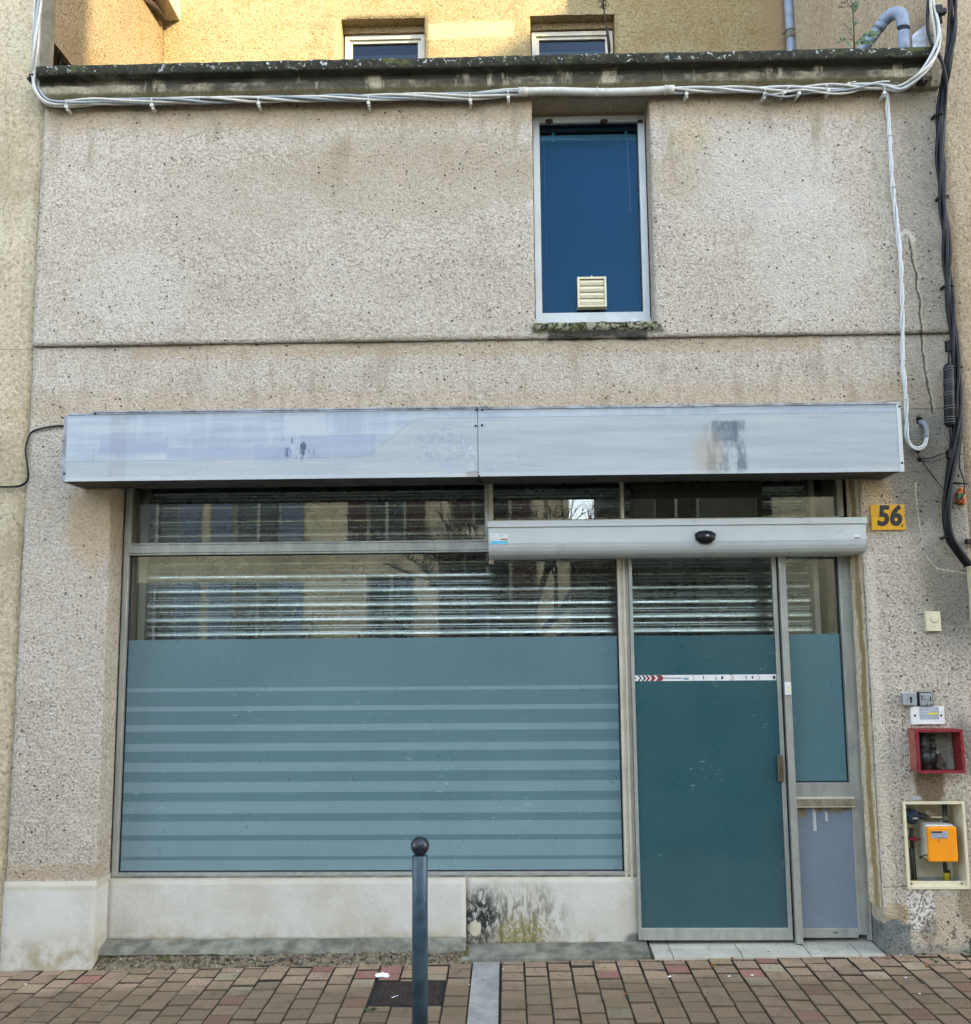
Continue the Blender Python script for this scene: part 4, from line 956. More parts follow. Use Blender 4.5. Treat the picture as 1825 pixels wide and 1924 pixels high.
# key switches
a, b = P(1698, 1302, -.03), P(1722, 1325, -.03)
t = thing('key_switch', ((a.x+b.x)/2, 0, b.z), 'left of two wall key switches, pale metal cube with a keyhole', 'key switch')
mb = MB(); mb.box(a.x-.004, b.x+.001, -.038, .004, b.z, a.z, .002); mb.build('casing', M['steel'], t)
mb = MB(); xk = (a.x+b.x)/2+.002; zk = (a.z+b.z)/2; mb.lathe([(.0065, -.0395), (.0065, -.038)], (xk, 0, zk+.005), 14, 'y'); mb.box(xk-.0035, xk+.0035, -.0393, -.0382, zk-.018, zk+.001); mb.build('keyhole', M['ink'], t)
a, b = P(1727, 1302, -.012), P(1753, 1326, -.012)
t = thing('key_switch', ((a.x+b.x)/2, 0, b.z), 'right of two wall key switches, black edged metal plate with lock cylinder', 'key switch')
mb = MB(); mb.box(a.x-.006, b.x+.004, -.016, .004, b.z-.003, a.z+.004, .003); mb.build('casing', M['black'], t)
mb = MB(); mb.box(a.x, b.x-.001, -.0185, -.0162, b.z+.001, a.z, .0015); mb.build('face_plate', M['steel'], t)
mb = MB(); xk = (a.x+b.x)/2; zk = (a.z+b.z)/2; mb.lathe([(.0095, -.0215), (.0095, -.0186)], (xk, 0, zk+.011), 16, 'y'); mb.build('lock_cylinder', M['label_grey'], t)
mb = MB()
for (x, z, w_, h) in ((xk-.021, zk+.005, .0022, .009), (xk+.020, zk+.005, .0022, .009)):
    mb.box(x-w_, x+w_, -.0195, -.0187, z-h, z+h); mb.extr([(x-.005, z+(h if x < xk else -h)), (x+.005, z+(h if x < xk else -h)), (x, z+(h+.006 if x < xk else -h-.006))], 'y', -.0195, -.0187)
mb.box(xk-.001, xk+.005, -.0195, -.0187, zk-.026, zk-.020); mb.box(xk+.017, xk+.023, -.0195, -.0187, zk-.027, zk-.020); split_build(mb, 'arrow_mark', M['ink'], t)
# white plate with a printed label
a, b = P(1711, 1328, -.012), P(1776, 1361, -.012)
t = thing('cover_plate', ((a.x+b.x)/2, 0, b.z), 'white screwed plate with a grey printed sticker, between the key switches and the red box', 'wall plate')
mb = MB(); mb.box(a.x, b.x, -.014, .004, b.z, a.z, .0015); mb.build('plate', M['white_plastic'], t)
mb = MB(); sx0, sx1 = a.x+.040, b.x-.026
mb.box(sx0, sx1, -.0152, -.0142, b.z+.024, a.z-.001); mb.mi = 1; mb.box(sx0+.042, sx1-.006, -.0158, -.0153, a.z-.037, a.z-.028); mb.mi = 2
for k, l in enumerate((.070, .080, .055, .04)): mb.box(sx0+.006, sx0+l, -.0158, -.0153, a.z-.010-k*.007, a.z-.0085-k*.007) if k != 3 else mb.box(sx0+.006, sx0+.038, -.0158, -.0153, a.z-.034, a.z-.0325)
mb.build('printed_sticker', [M['label_grey'], M['label_yellow'], M['white_plastic']], t)
mb = MB()
for x in (a.x+.019, b.x-.016): mb.lathe([(.0045, -.0165), (.0055, -.014)], (x, 0, (a.z+b.z)/2), 12, 'y')
split_build(mb, 'screw', M['ink'], t)
# red box with glass front missing
RX0, RX1, RZ0, RZ1 = P(1722, 1400, -.085).x, P(1808, 1400, -.085).x, .867, 1.062
t = thing('red_valve_box', ((RX0+RX1)/2, 0, RZ0), 'open red steel wall box with a black valve inside, above the meter cabinet', 'valve box')
mb = MB(); th = .004; Y0 = -.085
mb.box(RX0, RX1, Y0, .004, RZ1-th, RZ1); mb.box(RX0, RX1, Y0, .004, RZ0, RZ0+th); mb.box(RX1-th, RX1, Y0, .004, RZ0+th, RZ1-th); mb.build('casing', M['red'], t)
mb = MB(); mb.box(RX0, RX0+th, Y0, .004, RZ0+th, RZ1-th); mb.build('side_plate', M['red_faded'], t, label='sun bleached left side of the red box')
mb = MB(); frame(mb, RX0-.003, RX1+.003, RZ0-.003, RZ1+.003, Y0-.012, Y0-.0005, .013); 
for z in (RZ0+.03, RZ1-.03): mb.cyl((RX0-.004, Y0-.006, z-.014), (RX0-.004, Y0-.006, z+.014), .0035, 8)
mb.box(RX1-.008, RX1+.005, Y0-.016, Y0-.012, .955, .975); mb.build('door_frame', M['red'], t)
mb = MB(); mb.box(RX0+.03, RX1-.035, -.008, .0, RZ0+.012, RZ1-.01); mb.build('back_plate', M['cement'], t)
t2 = thing('gas_valve', ((RX0+RX1)/2, -.03, RZ0), 'black gas valve with lever and pipes inside the red box', 'valve')
xm = RX0+.052; mb = MB(); mb.cyl((xm, -.035, RZ0+.004), (xm, -.035, RZ1-.004), .011, 14); mb.lathe([(.016, -.014), (.019, -.01), (.019, .01), (.016, .014)], (xm, -.035, .99), 12); mb.sphere((xm+.01, -.035, .925), .030, (1, .7, 1.1), 3); mb.build('pipe', M['dark_pipe'], t2)
mb = MB(); xm2 = xm+.048; mb.cyl((xm2, -.035, RZ0+.004), (xm2, -.035, .985), .010, 14); mb.lathe([(.015, -.012), (.015, .012)], (xm2, -.035, .98), 6); mb.lathe([(.012, -.016), (.012, .016)], (xm2, -.035, 1.02), 6); mb.sphere((xm2-.005, -.04, .93), .024, (1, .8, 1.2), 3); mb.build('valve_body', M['dark_pipe'], t2)
mb = MB(); mb.extr([(xm2-.002, .955), (xm2+.012, .962), (xm2+.045, .90), (xm2+.036, .885), (xm2+.008, .90)], 'y', -.066, -.061); mb.build('lever', M['rust'], t2)
mb = MB(); mb.lathe([(.0055, -.004), (.0055, .0)], (xm2+.004, -.067, .957), 12, 'y'); mb.build('nut', M['steel'], t2)

# gas meter cabinet, set into the wall
cx0, cx1, cz0, cz1 = P(1697, 1587, -.01).x, 2.150, .324, .722
cx0 = 1.861
t = thing('meter_cabinet', ((cx0+cx1)/2, 0, cz0), 'cream plastic gas meter cabinet without its door, sunk in the wall', 'cabinet')
mb = MB(); frame(mb, cx0, cx1, cz0, cz1, -.012, .004, .012); mb.box(CAB[0]+.001, CAB[0]+.005, .003, .150, CAB[2]+.001, CAB[3]-.001); mb.box(CAB[1]-.005, CAB[1]-.001, .003, .150, CAB[2]+.001, CAB[3]-.001)
mb.box(CAB[0]+.005, CAB[1]-.005, .003, .150, CAB[3]-.005, CAB[3]-.001); mb.box(CAB[0]+.005, CAB[1]-.005, .146, .150, CAB[2]+.005, CAB[3]-.005)
mb.box(CAB[0]+.004, CAB[1]-.004, .003, .012, CAB[2]+.001, CAB[2]+.022, .001)
mb.build('casing', M['cream_plastic'], t)
mb = MB(); mb.box(CAB[0]+.005, CAB[1]-.005, .012, .146, CAB[2]+.001, CAB[2]+.006); mb.build('floor_plate', M['label_grey'], t)
mb = MB()
for x in (CAB[0]+.016, CAB[1]-.03): mb.lathe([(.004, -.0035), (.004, 0)], (x, .0028, CAB[2]+.012), 10, 'y')
split_build(mb, 'screw', M['ink'], t)
# orange gas meter
a, b = P(1741, 1553, -.0), P(1800, 1619, -.0)
mx0, mx1, mz0, mz1 = a.x, b.x, b.z, a.z
t = thing('gas_meter', ((mx0+mx1)/2, .04, mz0), 'orange gas meter with rounded cover and small window, inside the cream cabinet', 'gas meter')
mb = MB(); mb.box(mx0+.004, mx1+.004, .014, .10, mz0+.002, mz1+.004, .012, 4); mb.build('meter_body', M['white_plastic'], t)
mb = MB(); vs = mb.box(mx0+.000, mx1, -.012, .0135, mz0, mz1, .009, 4); mb.build('cover', M['orange'], t)
mb = MB(); q0, q1 = P(1750, 1562, -.014), P(1782, 1576, -.014)
mb.box(q0.x, q1.x, -.0135, -.0121, q1.z, q0.z); mb.mi = 1; mb.box(q0.x+.001, q1.x-.025, -.0140, -.0136, q0.z-.008, q0.z-.001)
mb.mi = 2
for k in range(2): mb.box(q0.x+.003, q1.x-.004, -.0140, -.0136, q0.z-.014-k*.007, q0.z-.0125-k*.007)
mb.mi = 3; mb.box(q0.x+.03, q1.x-.003, -.0140, -.0136, q1.z+.002, q1.z+.005)
mb.build('counter_window', [M['label_grey'], M['ink'], M['steel'], M['redprint']], t)
mb = MB(); q = P(1765, 1581, -.014); mb.lathe([(.0035, -.0136), (.0035, -.012)], (q.x, 0, q.z), 10, 'y'); mb.build('seal', M['redprint'], t)
mb = MB(); q = P(1731, 1613, .03); mb.tube([(mx0+.004, .02, mz0+.026), (mx0-.012, .012, mz0+.026), (mx0-.028, .010, mz0+.020)], .0028, 6, smooth=4); mb.sphere((mx0-.032, .010, mz0+.018), .0065, sub=2); mb.build('seal_wire', M['black'], t)
# pressure regulator
q = P(1718, 1537, .02)
t = thing('pressure_regulator', (q.x, .06, q.z-.03), 'round blue grey gas pressure regulator at the top left of the cabinet', 'regulator')
mb = MB(); c_ = (q.x+.002, 0, q.z); mb.lathe([(.030, .085), (.036, .075), (.0365, .050), (.033, .040), (.026, .033), (.021, .020), (.019, .012)], c_, 28, 'y'); mb.build('body', M['blue_grey'], t)
mb = MB(); mb.lathe([(.016, .0100), (.0165, .0118)], c_, 20, 'y'); mb.mi = 1; mb.box(q.x-.011, q.x+.014, .0085, .0098, q.z-.004, q.z+.004); mb.build('cap', [M['ink'], M['steel']], t)
mb = MB(); mb.cyl((q.x+.03, .07, q.z+.006), (q.x+.075, .07, q.z-.006), .016, 14); mb.lathe([(.021, -.01), (.021, .01)], (q.x+.055, .07, q.z), 8); mb.build('outlet', M['dark_pipe'], t)
# red tap, pipes, bracket
q = P(1719, 1577, .04)
t = thing('gas_tap', (q.x, .05, q.z-.02), 'small red butterfly tap on the black supply pipe below the regulator', 'tap')
mb = MB(); mb.lathe([(.010, -.014), (.0115, -.010), (.0115, .0)], (q.x, .045, q.z), 16, 'y'); mb.extr([(q.x-.030, q.z-.002), (q.x-.028, q.z+.005), (q.x, q.z+.007), (q.x+.028, q.z+.001), (q.x+.030, q.z-.005), (q.x, q.z-.006)], 'y', .036, .042); mb.build('handle', M['red'], t)
mb = MB(); mb.cyl((q.x, .07, q.z+.045), (q.x, .07, q.z-.045), .010, 12); mb.lathe([(.015, -.01), (.015, .01)], (q.x, .07, q.z), 8); mb.build('tap_body', M['dark_pipe'], t)
xp = P(1716, 1620, .07).x
t = thing('supply_pipe', (xp, .07, CAB[2]+.006), 'black twin pipe rising from the cabinet floor on the left', 'pipe')
mb = MB(); mb.cyl((xp-.004, .07, CAB[2]+.01), (xp-.006, .07, q.z-.045), .0085, 12); mb.cyl((xp+.012, .075, CAB[2]+.01), (xp+.010, .075, q.z-.045), .004, 8); mb.build('pipe', M['dark_pipe'], t)
mb = MB(); mb.lathe([(.019, 0), (.021, .003), (.019, .007)], (xp, .07, CAB[2]+.0065), 20); mb.build('collar', M['brass'], t)
xp = P(1779, 1640, .06).x
t = thing('outlet_pipe', (xp, .06, CAB[2]+.006), 'dark pipe with yellow nut below the orange meter', 'pipe')
mb = MB(); mb.cyl((xp-.004, .06, CAB[2]+.045), (xp-.006, .06, mz0), .010, 12); mb.cyl((xp+.028, .10, CAB[2]+.005), (xp+.028, .10, CAB[2]+.05), .008, 10); mb.build('pipe', M['dark_pipe'], t)
mb = MB(); mb.lathe([(.014, 0), (.0165, .004), (.0165, .030), (.014, .036)], (xp-.002, .055, CAB[2]+.012), 6); mb.build('nut', M['brass'], t)
xp = P(1777, 1540, .08).x
t = thing('inlet_pipe', (xp, .08, mz1), 'dark pipe with grey coupling above the orange meter', 'pipe')
mb = MB(); mb.cyl((xp, .08, mz1-.01), (xp, .08, CAB[3]-.006), .012, 12); mb.build('pipe', M['dark_pipe'], t)
mb = MB(); mb.lathe([(.014, 0), (.016, .004), (.016, .02), (.012, .024), (.012, .034)], (xp, .08, mz1+.012), 10); mb.build('coupling', M['cement'], t)
a, b = P(1748, 1531, .08), P(1770, 1535, .08)
mb = MB(); mb.box(a.x, b.x, .07, .13, b.z-.003, b.z+.004, .001); mb.extr([(a.x-.010, b.z+.018), (a.x-.005, b.z+.026), (a.x+.012, b.z+.026), (a.x+.020, b.z+.016), (b.x, b.z+.004), (a.x, b.z+.004)], 'y', .120, .124); mb.build('meter_bracket', M['cream_plastic'], None, label='cream mounting bracket on the back wall of the cabinet', category='bracket')
# small metal tab above the cabinet
a, b = P(1714, 1497, -.004), P(1730, 1503, -.004); mb = MB(); mb.box(a.x, b.x, -.008, .004, b.z, a.z, .001); mb.build('metal_tab', M['label_grey'], None, label='small grey metal tab in the render just above the meter cabinet', category='metal tab')

# ================================================================== CABLES
CY = -.070
# horizontal white bundle
t = thing('white_cable_run', (-1.0, CY, 4.28), 'dirty white cables clipped under the cornice, with a fat conduit in the middle', 'cable')
hp = [(76, -40), (71, 20), (66, 90), (65, 140), (70, 172), (92, 194), (130, 195), (200, 190), (290, 189), (370, 187), (485, 186), (600, 185), (690, 185), (780, 182), (885, 181), (960, 173), (990, 172)]
L = [P(px, py, -.115 if (px < 80 and py < 120) else CY) for px, py in hp]; L[4].y = L[5].y = -.075
mb = MB(); bundle(mb, L, 5, .0125, .0072, 1.1, 9, 7, [0, 1, 0, 0, 2])
Rr = [(1262, 168), (1290, 168), (1350, 167), (1430, 168), (1500, 167), (1560, 164), (1610, 164), (1660, 163), (1700, 158), (1730, 140), (1752, 112), (1763, 80), (1762, 50), (1752, 10), (1748, -40)]
L2 = [P(px, py, CY if px < 1690 else -.135) for px, py in Rr]; L2[8].y = -.095
bundle(mb, L2, 4, .0115, .0074, .9, 9, 7, [0, 3, 0, 3])
Lx = [P(px, py, CY-.012) for px, py in ((1436, 178), (1470, 178), (1510, 172), (1560, 175), (1600, 170), (1640, 158), (1672, 158))]
bundle(mb, Lx, 2, .010, .0052, .5, 8, 6, [2, 0])
split_build(mb, 'cable_strand', [M['cable_white'], M['cable_grey'], M['cable_grey'], M['cable_bright']], t)
mb = MB(); L3 = [P(px, py, CY) for px, py in ((985, 172), (1040, 171), (1120, 173), (1190, 172), (1265, 168))]
mb.tube(L3, .0205, 16, smooth=8)
for a, b in (((974, 172), (992, 172)), ((1249, 168.5), (1267, 168))): mb.tube([P(*a, CY), P(*b, CY)], .0225, 16)
mb.build('conduit', M['cable_white'], t)
mb = MB()
for px in (246//1, 375, 590, 780, 985, 1122, 1250, 1394, 1520):
    y_ = {246: 190, 375: 187, 590: 185, 780: 182, 985: 172, 1122: 173, 1250: 169, 1394: 167, 1520: 166}[px]; q = P(px, y_, CY); r_ = .0245 if px in (985, 1122, 1250) else .0165
    prevp = None; ring = [(q.x+.001*math.sin(a), q.y+math.cos(a)*r_, q.z+math.sin(a)*r_) for a in [2*math.pi*i/14 for i in range(15)]]
    mb.tube(ring, .0022, 5, cap=False)
split_build(mb, 'cable_tie', M['cable_white'], t)
clip_px = [(127, 196), (287, 193), (487, 190), (693, 189), (884, 184), (955, 178), (1289, 172), (1437, 173), (1505, 172), (1552, 166), (1600, 158), (1660, 170), (1478, 170)]
proto = None
for k, (px, py) in enumerate(clip_px):
    q = P(px, py, CY)
    if proto is None:
        proto = thing('cable_clip', tuple(q), '', 'cable clip', 'cable clips holding the white cables under the cornice')
        mb = MB(); r_ = .0185
        mb.tube([(q.x, q.y+math.cos(a)*r_, q.z+.004+math.sin(a)*r_) for a in [R(20)+R(320)*i/12 for i in range(13)]], .0035, 5)
        mb.box(q.x-.006, q.x+.006, -.074, -.022, q.z-.036, q.z-.016, .002); mb.build('strap', M['cable_white'], proto)
        mb = MB(); mb.box(q.x-.008, q.x+.009, -.09, -.072, q.z-.030, q.z-.012, .002); mb.tube([(q.x, -.082, q.z-.028), (q.x+.007, -.080, q.z-.044)], .004, 6); mb.build('buckle', M['cable_white'], proto)
        c = proto
    else:
        c = proto.copy(); COL.objects.link(c); c.location = q
        for ch in proto.children:
            d = ch.copy(); COL.objects.link(d); d.parent = c
        if 1430 < px < 1610: c.rotation_euler = (0, R([40, -20, 70, 10][k % 4]), 0)
    names = ['first clip from the left end, just right of the bend', 'second clip from the left end', 'third clip from the left end', 'fourth clip from the left end', 'fifth clip from the left, left of the fat conduit', 'clip right beside the left end of the fat conduit',
             'clip just right of the fat conduit', 'tilted clip, leftmost of the cluster on the right', 'clip hanging lowest in the middle of the right cluster', 'tilted clip right of centre in the right cluster', 'highest clip of the right cluster', 'clip where the vertical white cable branches down', 'second clip of the right cluster']
    c['label'] = 'white plastic cable clip: ' + names[k]
# vertical white bundle on the right
mb = MB(); vp_ = [(1668, 172), (1671, 250), (1678, 350), (1687, 430), (1693, 500), (1696, 600), (1697, 680), (1702, 740), (1703, 790), (1704, 820), (1712, 838), (1726, 842), (1738, 834), (1741, 815)]
L4 = [P(px, py, -.05 if py < 760 else -.035) for px, py in vp_]; bundle(mb, L4, 3, .0060, .0052, .34, 10, 7, wob=.4)
t = thing('white_cable_drop', tuple(L4[-3]), 'bright white twisted cables running down beside the sign and looping into a hole', 'cable')
split_build(mb, 'cable_strand', M['cable_bright'], t)
mb = MB(); L5 = [P(1741, 822, -.035), P(1741, 808, -.034), P(1738, 798, -.026), P(1731, 794, -.006), P(1728, 792, .05)]; mb.tube(L5, .012, 12, smooth=6); mb.build('sleeve', M['pvc'], t)
mb = MB()
for (px, py) in ((1673, 255), (1679, 352), (1697, 577), (1699, 677), (1703, 750)):
    q = P(px, py, -.05); mb.tube([(q.x+math.cos(a)*.0125, q.y+math.sin(a)*.0125, q.z) for a in [2*math.pi*i/12 for i in range(13)]], .0022, 5, cap=False)
split_build(mb, 'cable_tie', M['cable_white'], t)
# black bundle
t = thing('black_cable_run', tuple(P(1785, 600, -.06)), 'thick bundle of black power cables hanging down the right edge of the facade', 'cable')
mb = MB(); bp = [(1790, -30), (1789, 60), (1780, 120), (1770, 180), (1766, 260), (1770, 340), (1777, 420), (1783, 540), (1792, 640), (1799, 720), (1798, 800), (1790, 870), (1783, 930), (1781, 975), (1787, 1010), (1803, 1035), (1822, 1062)]
L6 = [P(px, py, -.115 if py < 330 and py < 180 else -.055) for px, py in bp]; bundle(mb, L6, 5, .0130, .0088, 1.3, 9, 7, wob=.5)
bp2 = [(1747, -30), (1743, 40), (1750, 80), (1768, 110), (1778, 150), (1775, 220), (1770, 340), (1777, 420), (1786, 560), (1801, 680), (1806, 760), (1800, 850), (1784, 930), (1780, 980), (1790, 1020), (1806, 1040), (1824, 1058)]
L7 = [P(px, py, -.125 if py < 180 else -.06) for px, py in bp2]; mb.tube(L7, .0085, 8, smooth=9)
bp3 = [(1803, 700), (1808, 800), (1803, 870), (1812, 905), (1810, 930), (1797, 945)]
mb.tube([P(px, py, -.05) for px, py in bp3], .0035, 7, smooth=7)
split_build(mb, 'cable_strand', M['cable_black'], t)
for (px, py) in ((1767, 216), (1775, 370), (1784, 538), (1800, 690), (1796, 908), (1786, 1010)):
    mb = MB(); q = P(px, py, -.055); mb.tube([(q.x+math.cos(a)*.021, q.y+math.sin(a)*.018, q.z) for a in [2*math.pi*i/12 for i in range(13)]], .004, 6, cap=False); mb.box(q.x-.032, q.x-.018, -.06, -.012, q.z-.007, q.z+.007, .002)
    if py == 908: mb.cyl((q.x+.02, -.05, q.z), (q.x+.062, -.05, q.z-.002), .004, 6)
    mb.build('cable_tie', M['black'], t)
# dark junction blocks on the upper right cables
mb = MB(); q = P(1766, 22, -.13); mb.box(q.x-.03, q.x+.012, -.15, -.11, q.z-.022, q.z+.030, .008, 2); mb.box(q.x-.002, q.x+.030, -.15, -.118, q.z-.016, q.z+.012, .005, 2); mb.cyl((q.x, -.125, q.z-.06), (q.x, -.125, q.z-.015), .013, 10); mb.build('junction_clamp', M['black'], None, label='black clamp gripping the white and black cables at the top right', category='cable clamp')
mb = MB(); q = P(1729, 152, -.095); mb.sphere((q.x, -.105, q.z-.002), .024, (.9, .9, 1.1), 2); mb.box(q.x-.006, q.x+.04, -.105, -.03, q.z-.004, q.z+.006, .002); mb.sphere((q.x+.05, -.05, q.z+.006), .008, sub=2); mb.build('wall_fixing', M['black'], None, label='black wall fixing under the white cables near the right end of the cornice', category='cable clamp')
mb = MB(); q = P(65, 150, -.05); mb.tube([(q.x+math.cos(a)*.020+.004, CY+math.sin(a)*.02, q.z+.008) for a in [2*math.pi*i/12 for i in range(13)]], .004, 6, cap=False); mb.box(q.x-.030, q.x-.008, -.075, .0, q.z-.010, q.z+.006, .003); mb.build('wall_fixing', M['black'], None, label='black wall fixing on the white cables at the left end of the cornice', category='cable clamp')
# ribbed splice case
a, b = P(1783, 684, -.06), P(1785, 801, -.06)
t = thing('splice_case', tuple(b), 'black ribbed cylindrical cable splice case beside the black cables', 'cable joint')
mb = MB(); mb.tube([a, a*.96+b*.04, a*.5+b*.5, a*.04+b*.96, b], [.016, .0245, .0245, .0245, .016], 20); mb.build('case', M['black'], t)
mb = MB()
for f_ in (.06, .10, .27, .31, .46, .50, .68, .72, .86, .90, .94):
    c_ = a.lerp(b, f_); mb.tube([(c_.x+math.cos(w_)*.0255, c_.y+math.sin(w_)*.0255, c_.z) for w_ in [2*math.pi*i/20 for i in range(21)]], .0022, 5, cap=False)
split_build(mb, 'rib', simple('rib_grey', (.09, .09, .095, 1), .35), t)
mb = MB(); u = P(1784, 655, -.05); mb.tube([a, (a.x+.004, a.y, a.z+.03), (u.x, u.y, u.z)], .006, 7, smooth=4); d_ = P(1795, 880, -.05); mb.tube([b, (b.x+.003, b.y, b.z-.05), P(1788, 848, -.05), P(1784, 880, -.05)], .007, 7, smooth=5); split_build(mb, 'lead', M['cable_black'], t)
mb = MB(); q = P(1783, 650, -.05); mb.box(q.x-.011, q.x+.012, -.062, -.03, q.z-.028, q.z+.028, .002); mb.build('cable_block', M['black'], None, label='small black rectangular block just above the ribbed splice case', category='cable clamp')
mb = MB(); q = P(1785, 853, -.055); mb.box(q.x-.012, q.x+.014, -.068, -.035, q.z-.026, q.z+.022, .004); mb.build('cable_block', M['black'], None, label='black branching clamp on the cables level with the bottom of the sign', category='cable clamp')
# thin wires
mb = MB(); mb.tube([P(1698, 808, -.02), P(1708, 828, -.012), P(1735, 868, -.010), P(1762, 905, -.012), P(1782, 928, -.04)], .0022, 6, smooth=6); mb.build('thin_wire', M['cable_black'], None, label='thin black wire slanting down from the end of the sign to the cable bundle', category='wire')
mb = MB(); mb.tube([P(1722, 861, .03), P(1726, 861, -.01), P(1750, 860, -.016), P(1770, 853, -.03), P(1785, 850, -.05)], .0032, 6, smooth=6); mb.tube([P(1722, 863, .03), P(1728, 864, -.008), P(1750, 868, -.010), P(1768, 864, -.03), P(1783, 853, -.05)], .0014, 5, smooth=6); mb.build('thin_wire', M['cable_black'], None, label='short black wire from the upper small hole in the wall to the cable bundle', category='wire')
mb = MB(); L8 = [(124, 800), (105, 800), (85, 803), (66, 808), (57, 815), (50, 832), (48, 850), (51, 870), (53, 890), (50, 904), (38, 912), (20, 914), (-30, 915)]
mb.tube([P(px, py, -.012) for px, py in L8], .0042, 7, smooth=7); mb.tube([P(px+1.5*math.sin(i), py+2.5, -.010) for i, (px, py) in enumerate(L8)], .0018, 5, smooth=7); mb.build('sign_cable', M['cable_black'], None, label='black cable bending from the left end of the sign onto the neighbouring wall', category='cable')
# thin white remnants
mb = MB(); q = P(1674, 190, -.03); mb.tube([P(1664, 180, -.04), P(1666, 196, -.035)], .004, 6); mb.build('cable_end', M['cable_white'], None, label='short cut white cable end left of the vertical white cables', category='cable')
# orange foam with green plastic
q = P(1806, 935, -.015); random.seed(2)
t = thing('foam_plug', tuple(q), 'lumpy orange foam plug on the wall behind the black cables', 'foam plug')
mb = MB()
for k in range(7):
    vs = mb.sphere((q.x+random.uniform(-.014, .014), -.014+random.uniform(-.008, .006), q.z-.025+k*.011), random.uniform(.012, .020), (1, .8, .8), 3)
    for v in vs: v.co += Vector((mn.noise(v.co*120), mn.noise(v.co*110), mn.noise(v.co*100)))*.004
mb.build('foam', M['foam'], t)
mb = MB(); mb.extr([(q.x-.028, q.z+.0), (q.x-.022, q.z+.016), (q.x-.004, q.z+.020), (q.x-.008, q.z-.004), (q.x-.022, q.z-.018)], 'y', -.040, -.034); mb.build('green_tag', M['green_p'], t)
# box at the right edge
a = P(1817, 1068, 0); b = P(1821, 1212, 0)
t = thing('wall_box', (a.x+.12, -.04, b.z), 'tall cream cable box on the neighbouring wall at the right edge', 'wall box')
mb = MB(); mb.box(a.x, a.x+.24, -.09, .02, b.z, a.z, .004, 2); mb.build('casing', M['cream_plastic'], t)
mb = MB(); mb.box(a.x+.02, a.x+.22, -.0935, -.0905, b.z+.02, a.z-.02, .002); mb.build('lid', M['cream_plastic'], t)
mb = MB(); q = P(1816, 1015, -.02); mb.box(q.x, q.x+.12, -.03, .03, q.z-.015, q.z+.006, .002); mb.build('metal_bracket', M['rust'], None, label='rusty flat bracket sticking out above the cream box at the right edge', category='bracket')

# ================================================================== NEIGHBOURS AND REAR HOUSE
Nl = thing('neighbour_building', (-5, 0, 0), 'pale yellow rendered neighbouring house on the left', 'building')
mb = MB(); grid_wall(mb, -3.4, XL-.006, -.2, 4.32, [], .012, .2, .05, .004, .001, seed=9); grid_wall(mb, -3.4, XL-.006, 4.32, 5.9, [], .012, .038, .05, .004, .001, seed=9); bmesh.ops.remove_doubles(mb.bm, verts=mb.bm.verts, dist=.003); mb.box(-9, -3.4, .012, .3, -.2, 5.9); mb.build('wall', M['wall_left'], Nl)
mb = MB(); mb.box(-9, -2.47, .3, 7, -.2, 5.9); mb.box(-9.3, -2.3, -.3, 7, 5.901, 6.02); mb.build('roof', M['wall_left'], Nl)
# corner pier next to the cables and its perpendicular wall with a slanted lower edge
mb = MB(); mb.box(-2.464, XL-.002, -.004, .05, 4.44, 5.9); mb.build('corner_pier', simple('grey_pier', lin(128, 120, 100, K), .95, var=.3, scale=9, bump=.8), Nl)
def sidewall(mb, pts, n_=1):
    pass
mb = MB(); 
def PX(px, py, X):
    d = CAMROT @ Vector(((px - W0/2)/FPX, -(py - H0/2)/FPX, -1)); t_ = (X - CAMLOC.x)/d.x; return CAMLOC + d*t_
s1_, s2_ = PX(100, 82, XL-.012), PX(131, 121, XL-.012); s0_ = (.146, s1_.z + (s1_.y-.146)/(s2_.y-s1_.y)*(s1_.z-s2_.z))
mb.extr([(.051, 4.72), (.262, 4.722), (.30, 4.30), (1.6, 4.30), (1.6, 5.9), (.051, 5.9)], 'x', -2.45, XL-.003); mb.build('side_wall', M['wall_side'], Nl, label='sunlit ochre side wall above the terrace with a slanted lower edge')
mb = MB(); mb.box(-3.0, -2.452, .280, .298, 4.3, 5.0); mb.build('far_wall', M['cream_far'], Nl)
mb = MB(); mb.cyl((-2.44, .17, 4.3), (-2.44, .17, 4.75), .006, 8); mb.build('railing_post', M['black'], Nl)
mb = MB(); ea, eb = P(262, -8, 1.2), P(306, 34, 1.5); mb.tube([ea, ea.lerp(eb, .5)+Vector((.01, 0, .015)), eb], [.03, .035, .022], 5); mb.build('eaves', M['wood'], Nl)

Nr = thing('neighbour_building', (5, 0, 0), 'tan rendered neighbouring house on the right, behind the black cables', 'building')
mb = MB(); grid_wall(mb, XR+.006, 3.1, -.2, 7.5, [], .014, .2, .05, .004, .001, seed=19); mb.box(3.1, 9, .014, .3, -.2, 7.5); mb.build('wall', M['wall_right'], Nr)
mb = MB(); mb.extr([(XR-.002, .16), (XR-.002, .02), (XR+.06, .02), (3.0, .3), (9, .3), (9, 8), (2.03, 8), (2.03, 1.6)], 'z', 4.2, 7.5); mb.build('side_wall', M['wall_right'], Nr, label='tan side wall above the terrace behind the grey pipes')
mb = MB(); mb.box(2.2, 9.2, -.3, 8, 7.501, 7.62); mb.build('roof', M['wood'], Nr)
mb = MB(); a = P(1710, 86, .1); mb.extr([(P(1712, 86, .09).x, 4.49), (P(1712, 72, .09).x, P(1712, 70, .09).z), (P(1746, 40, .09).x, P(1746, 40, .09).z), (P(1765, 40, .09).x, P(1765, 40, .09).z), (P(1765, 86, .09).x, 4.49)], 'y', .075, .09); mb.build('zinc_flashing', M['zinc'], None, label='streaked zinc flashing panel at the right end of the parapet', category='flashing')
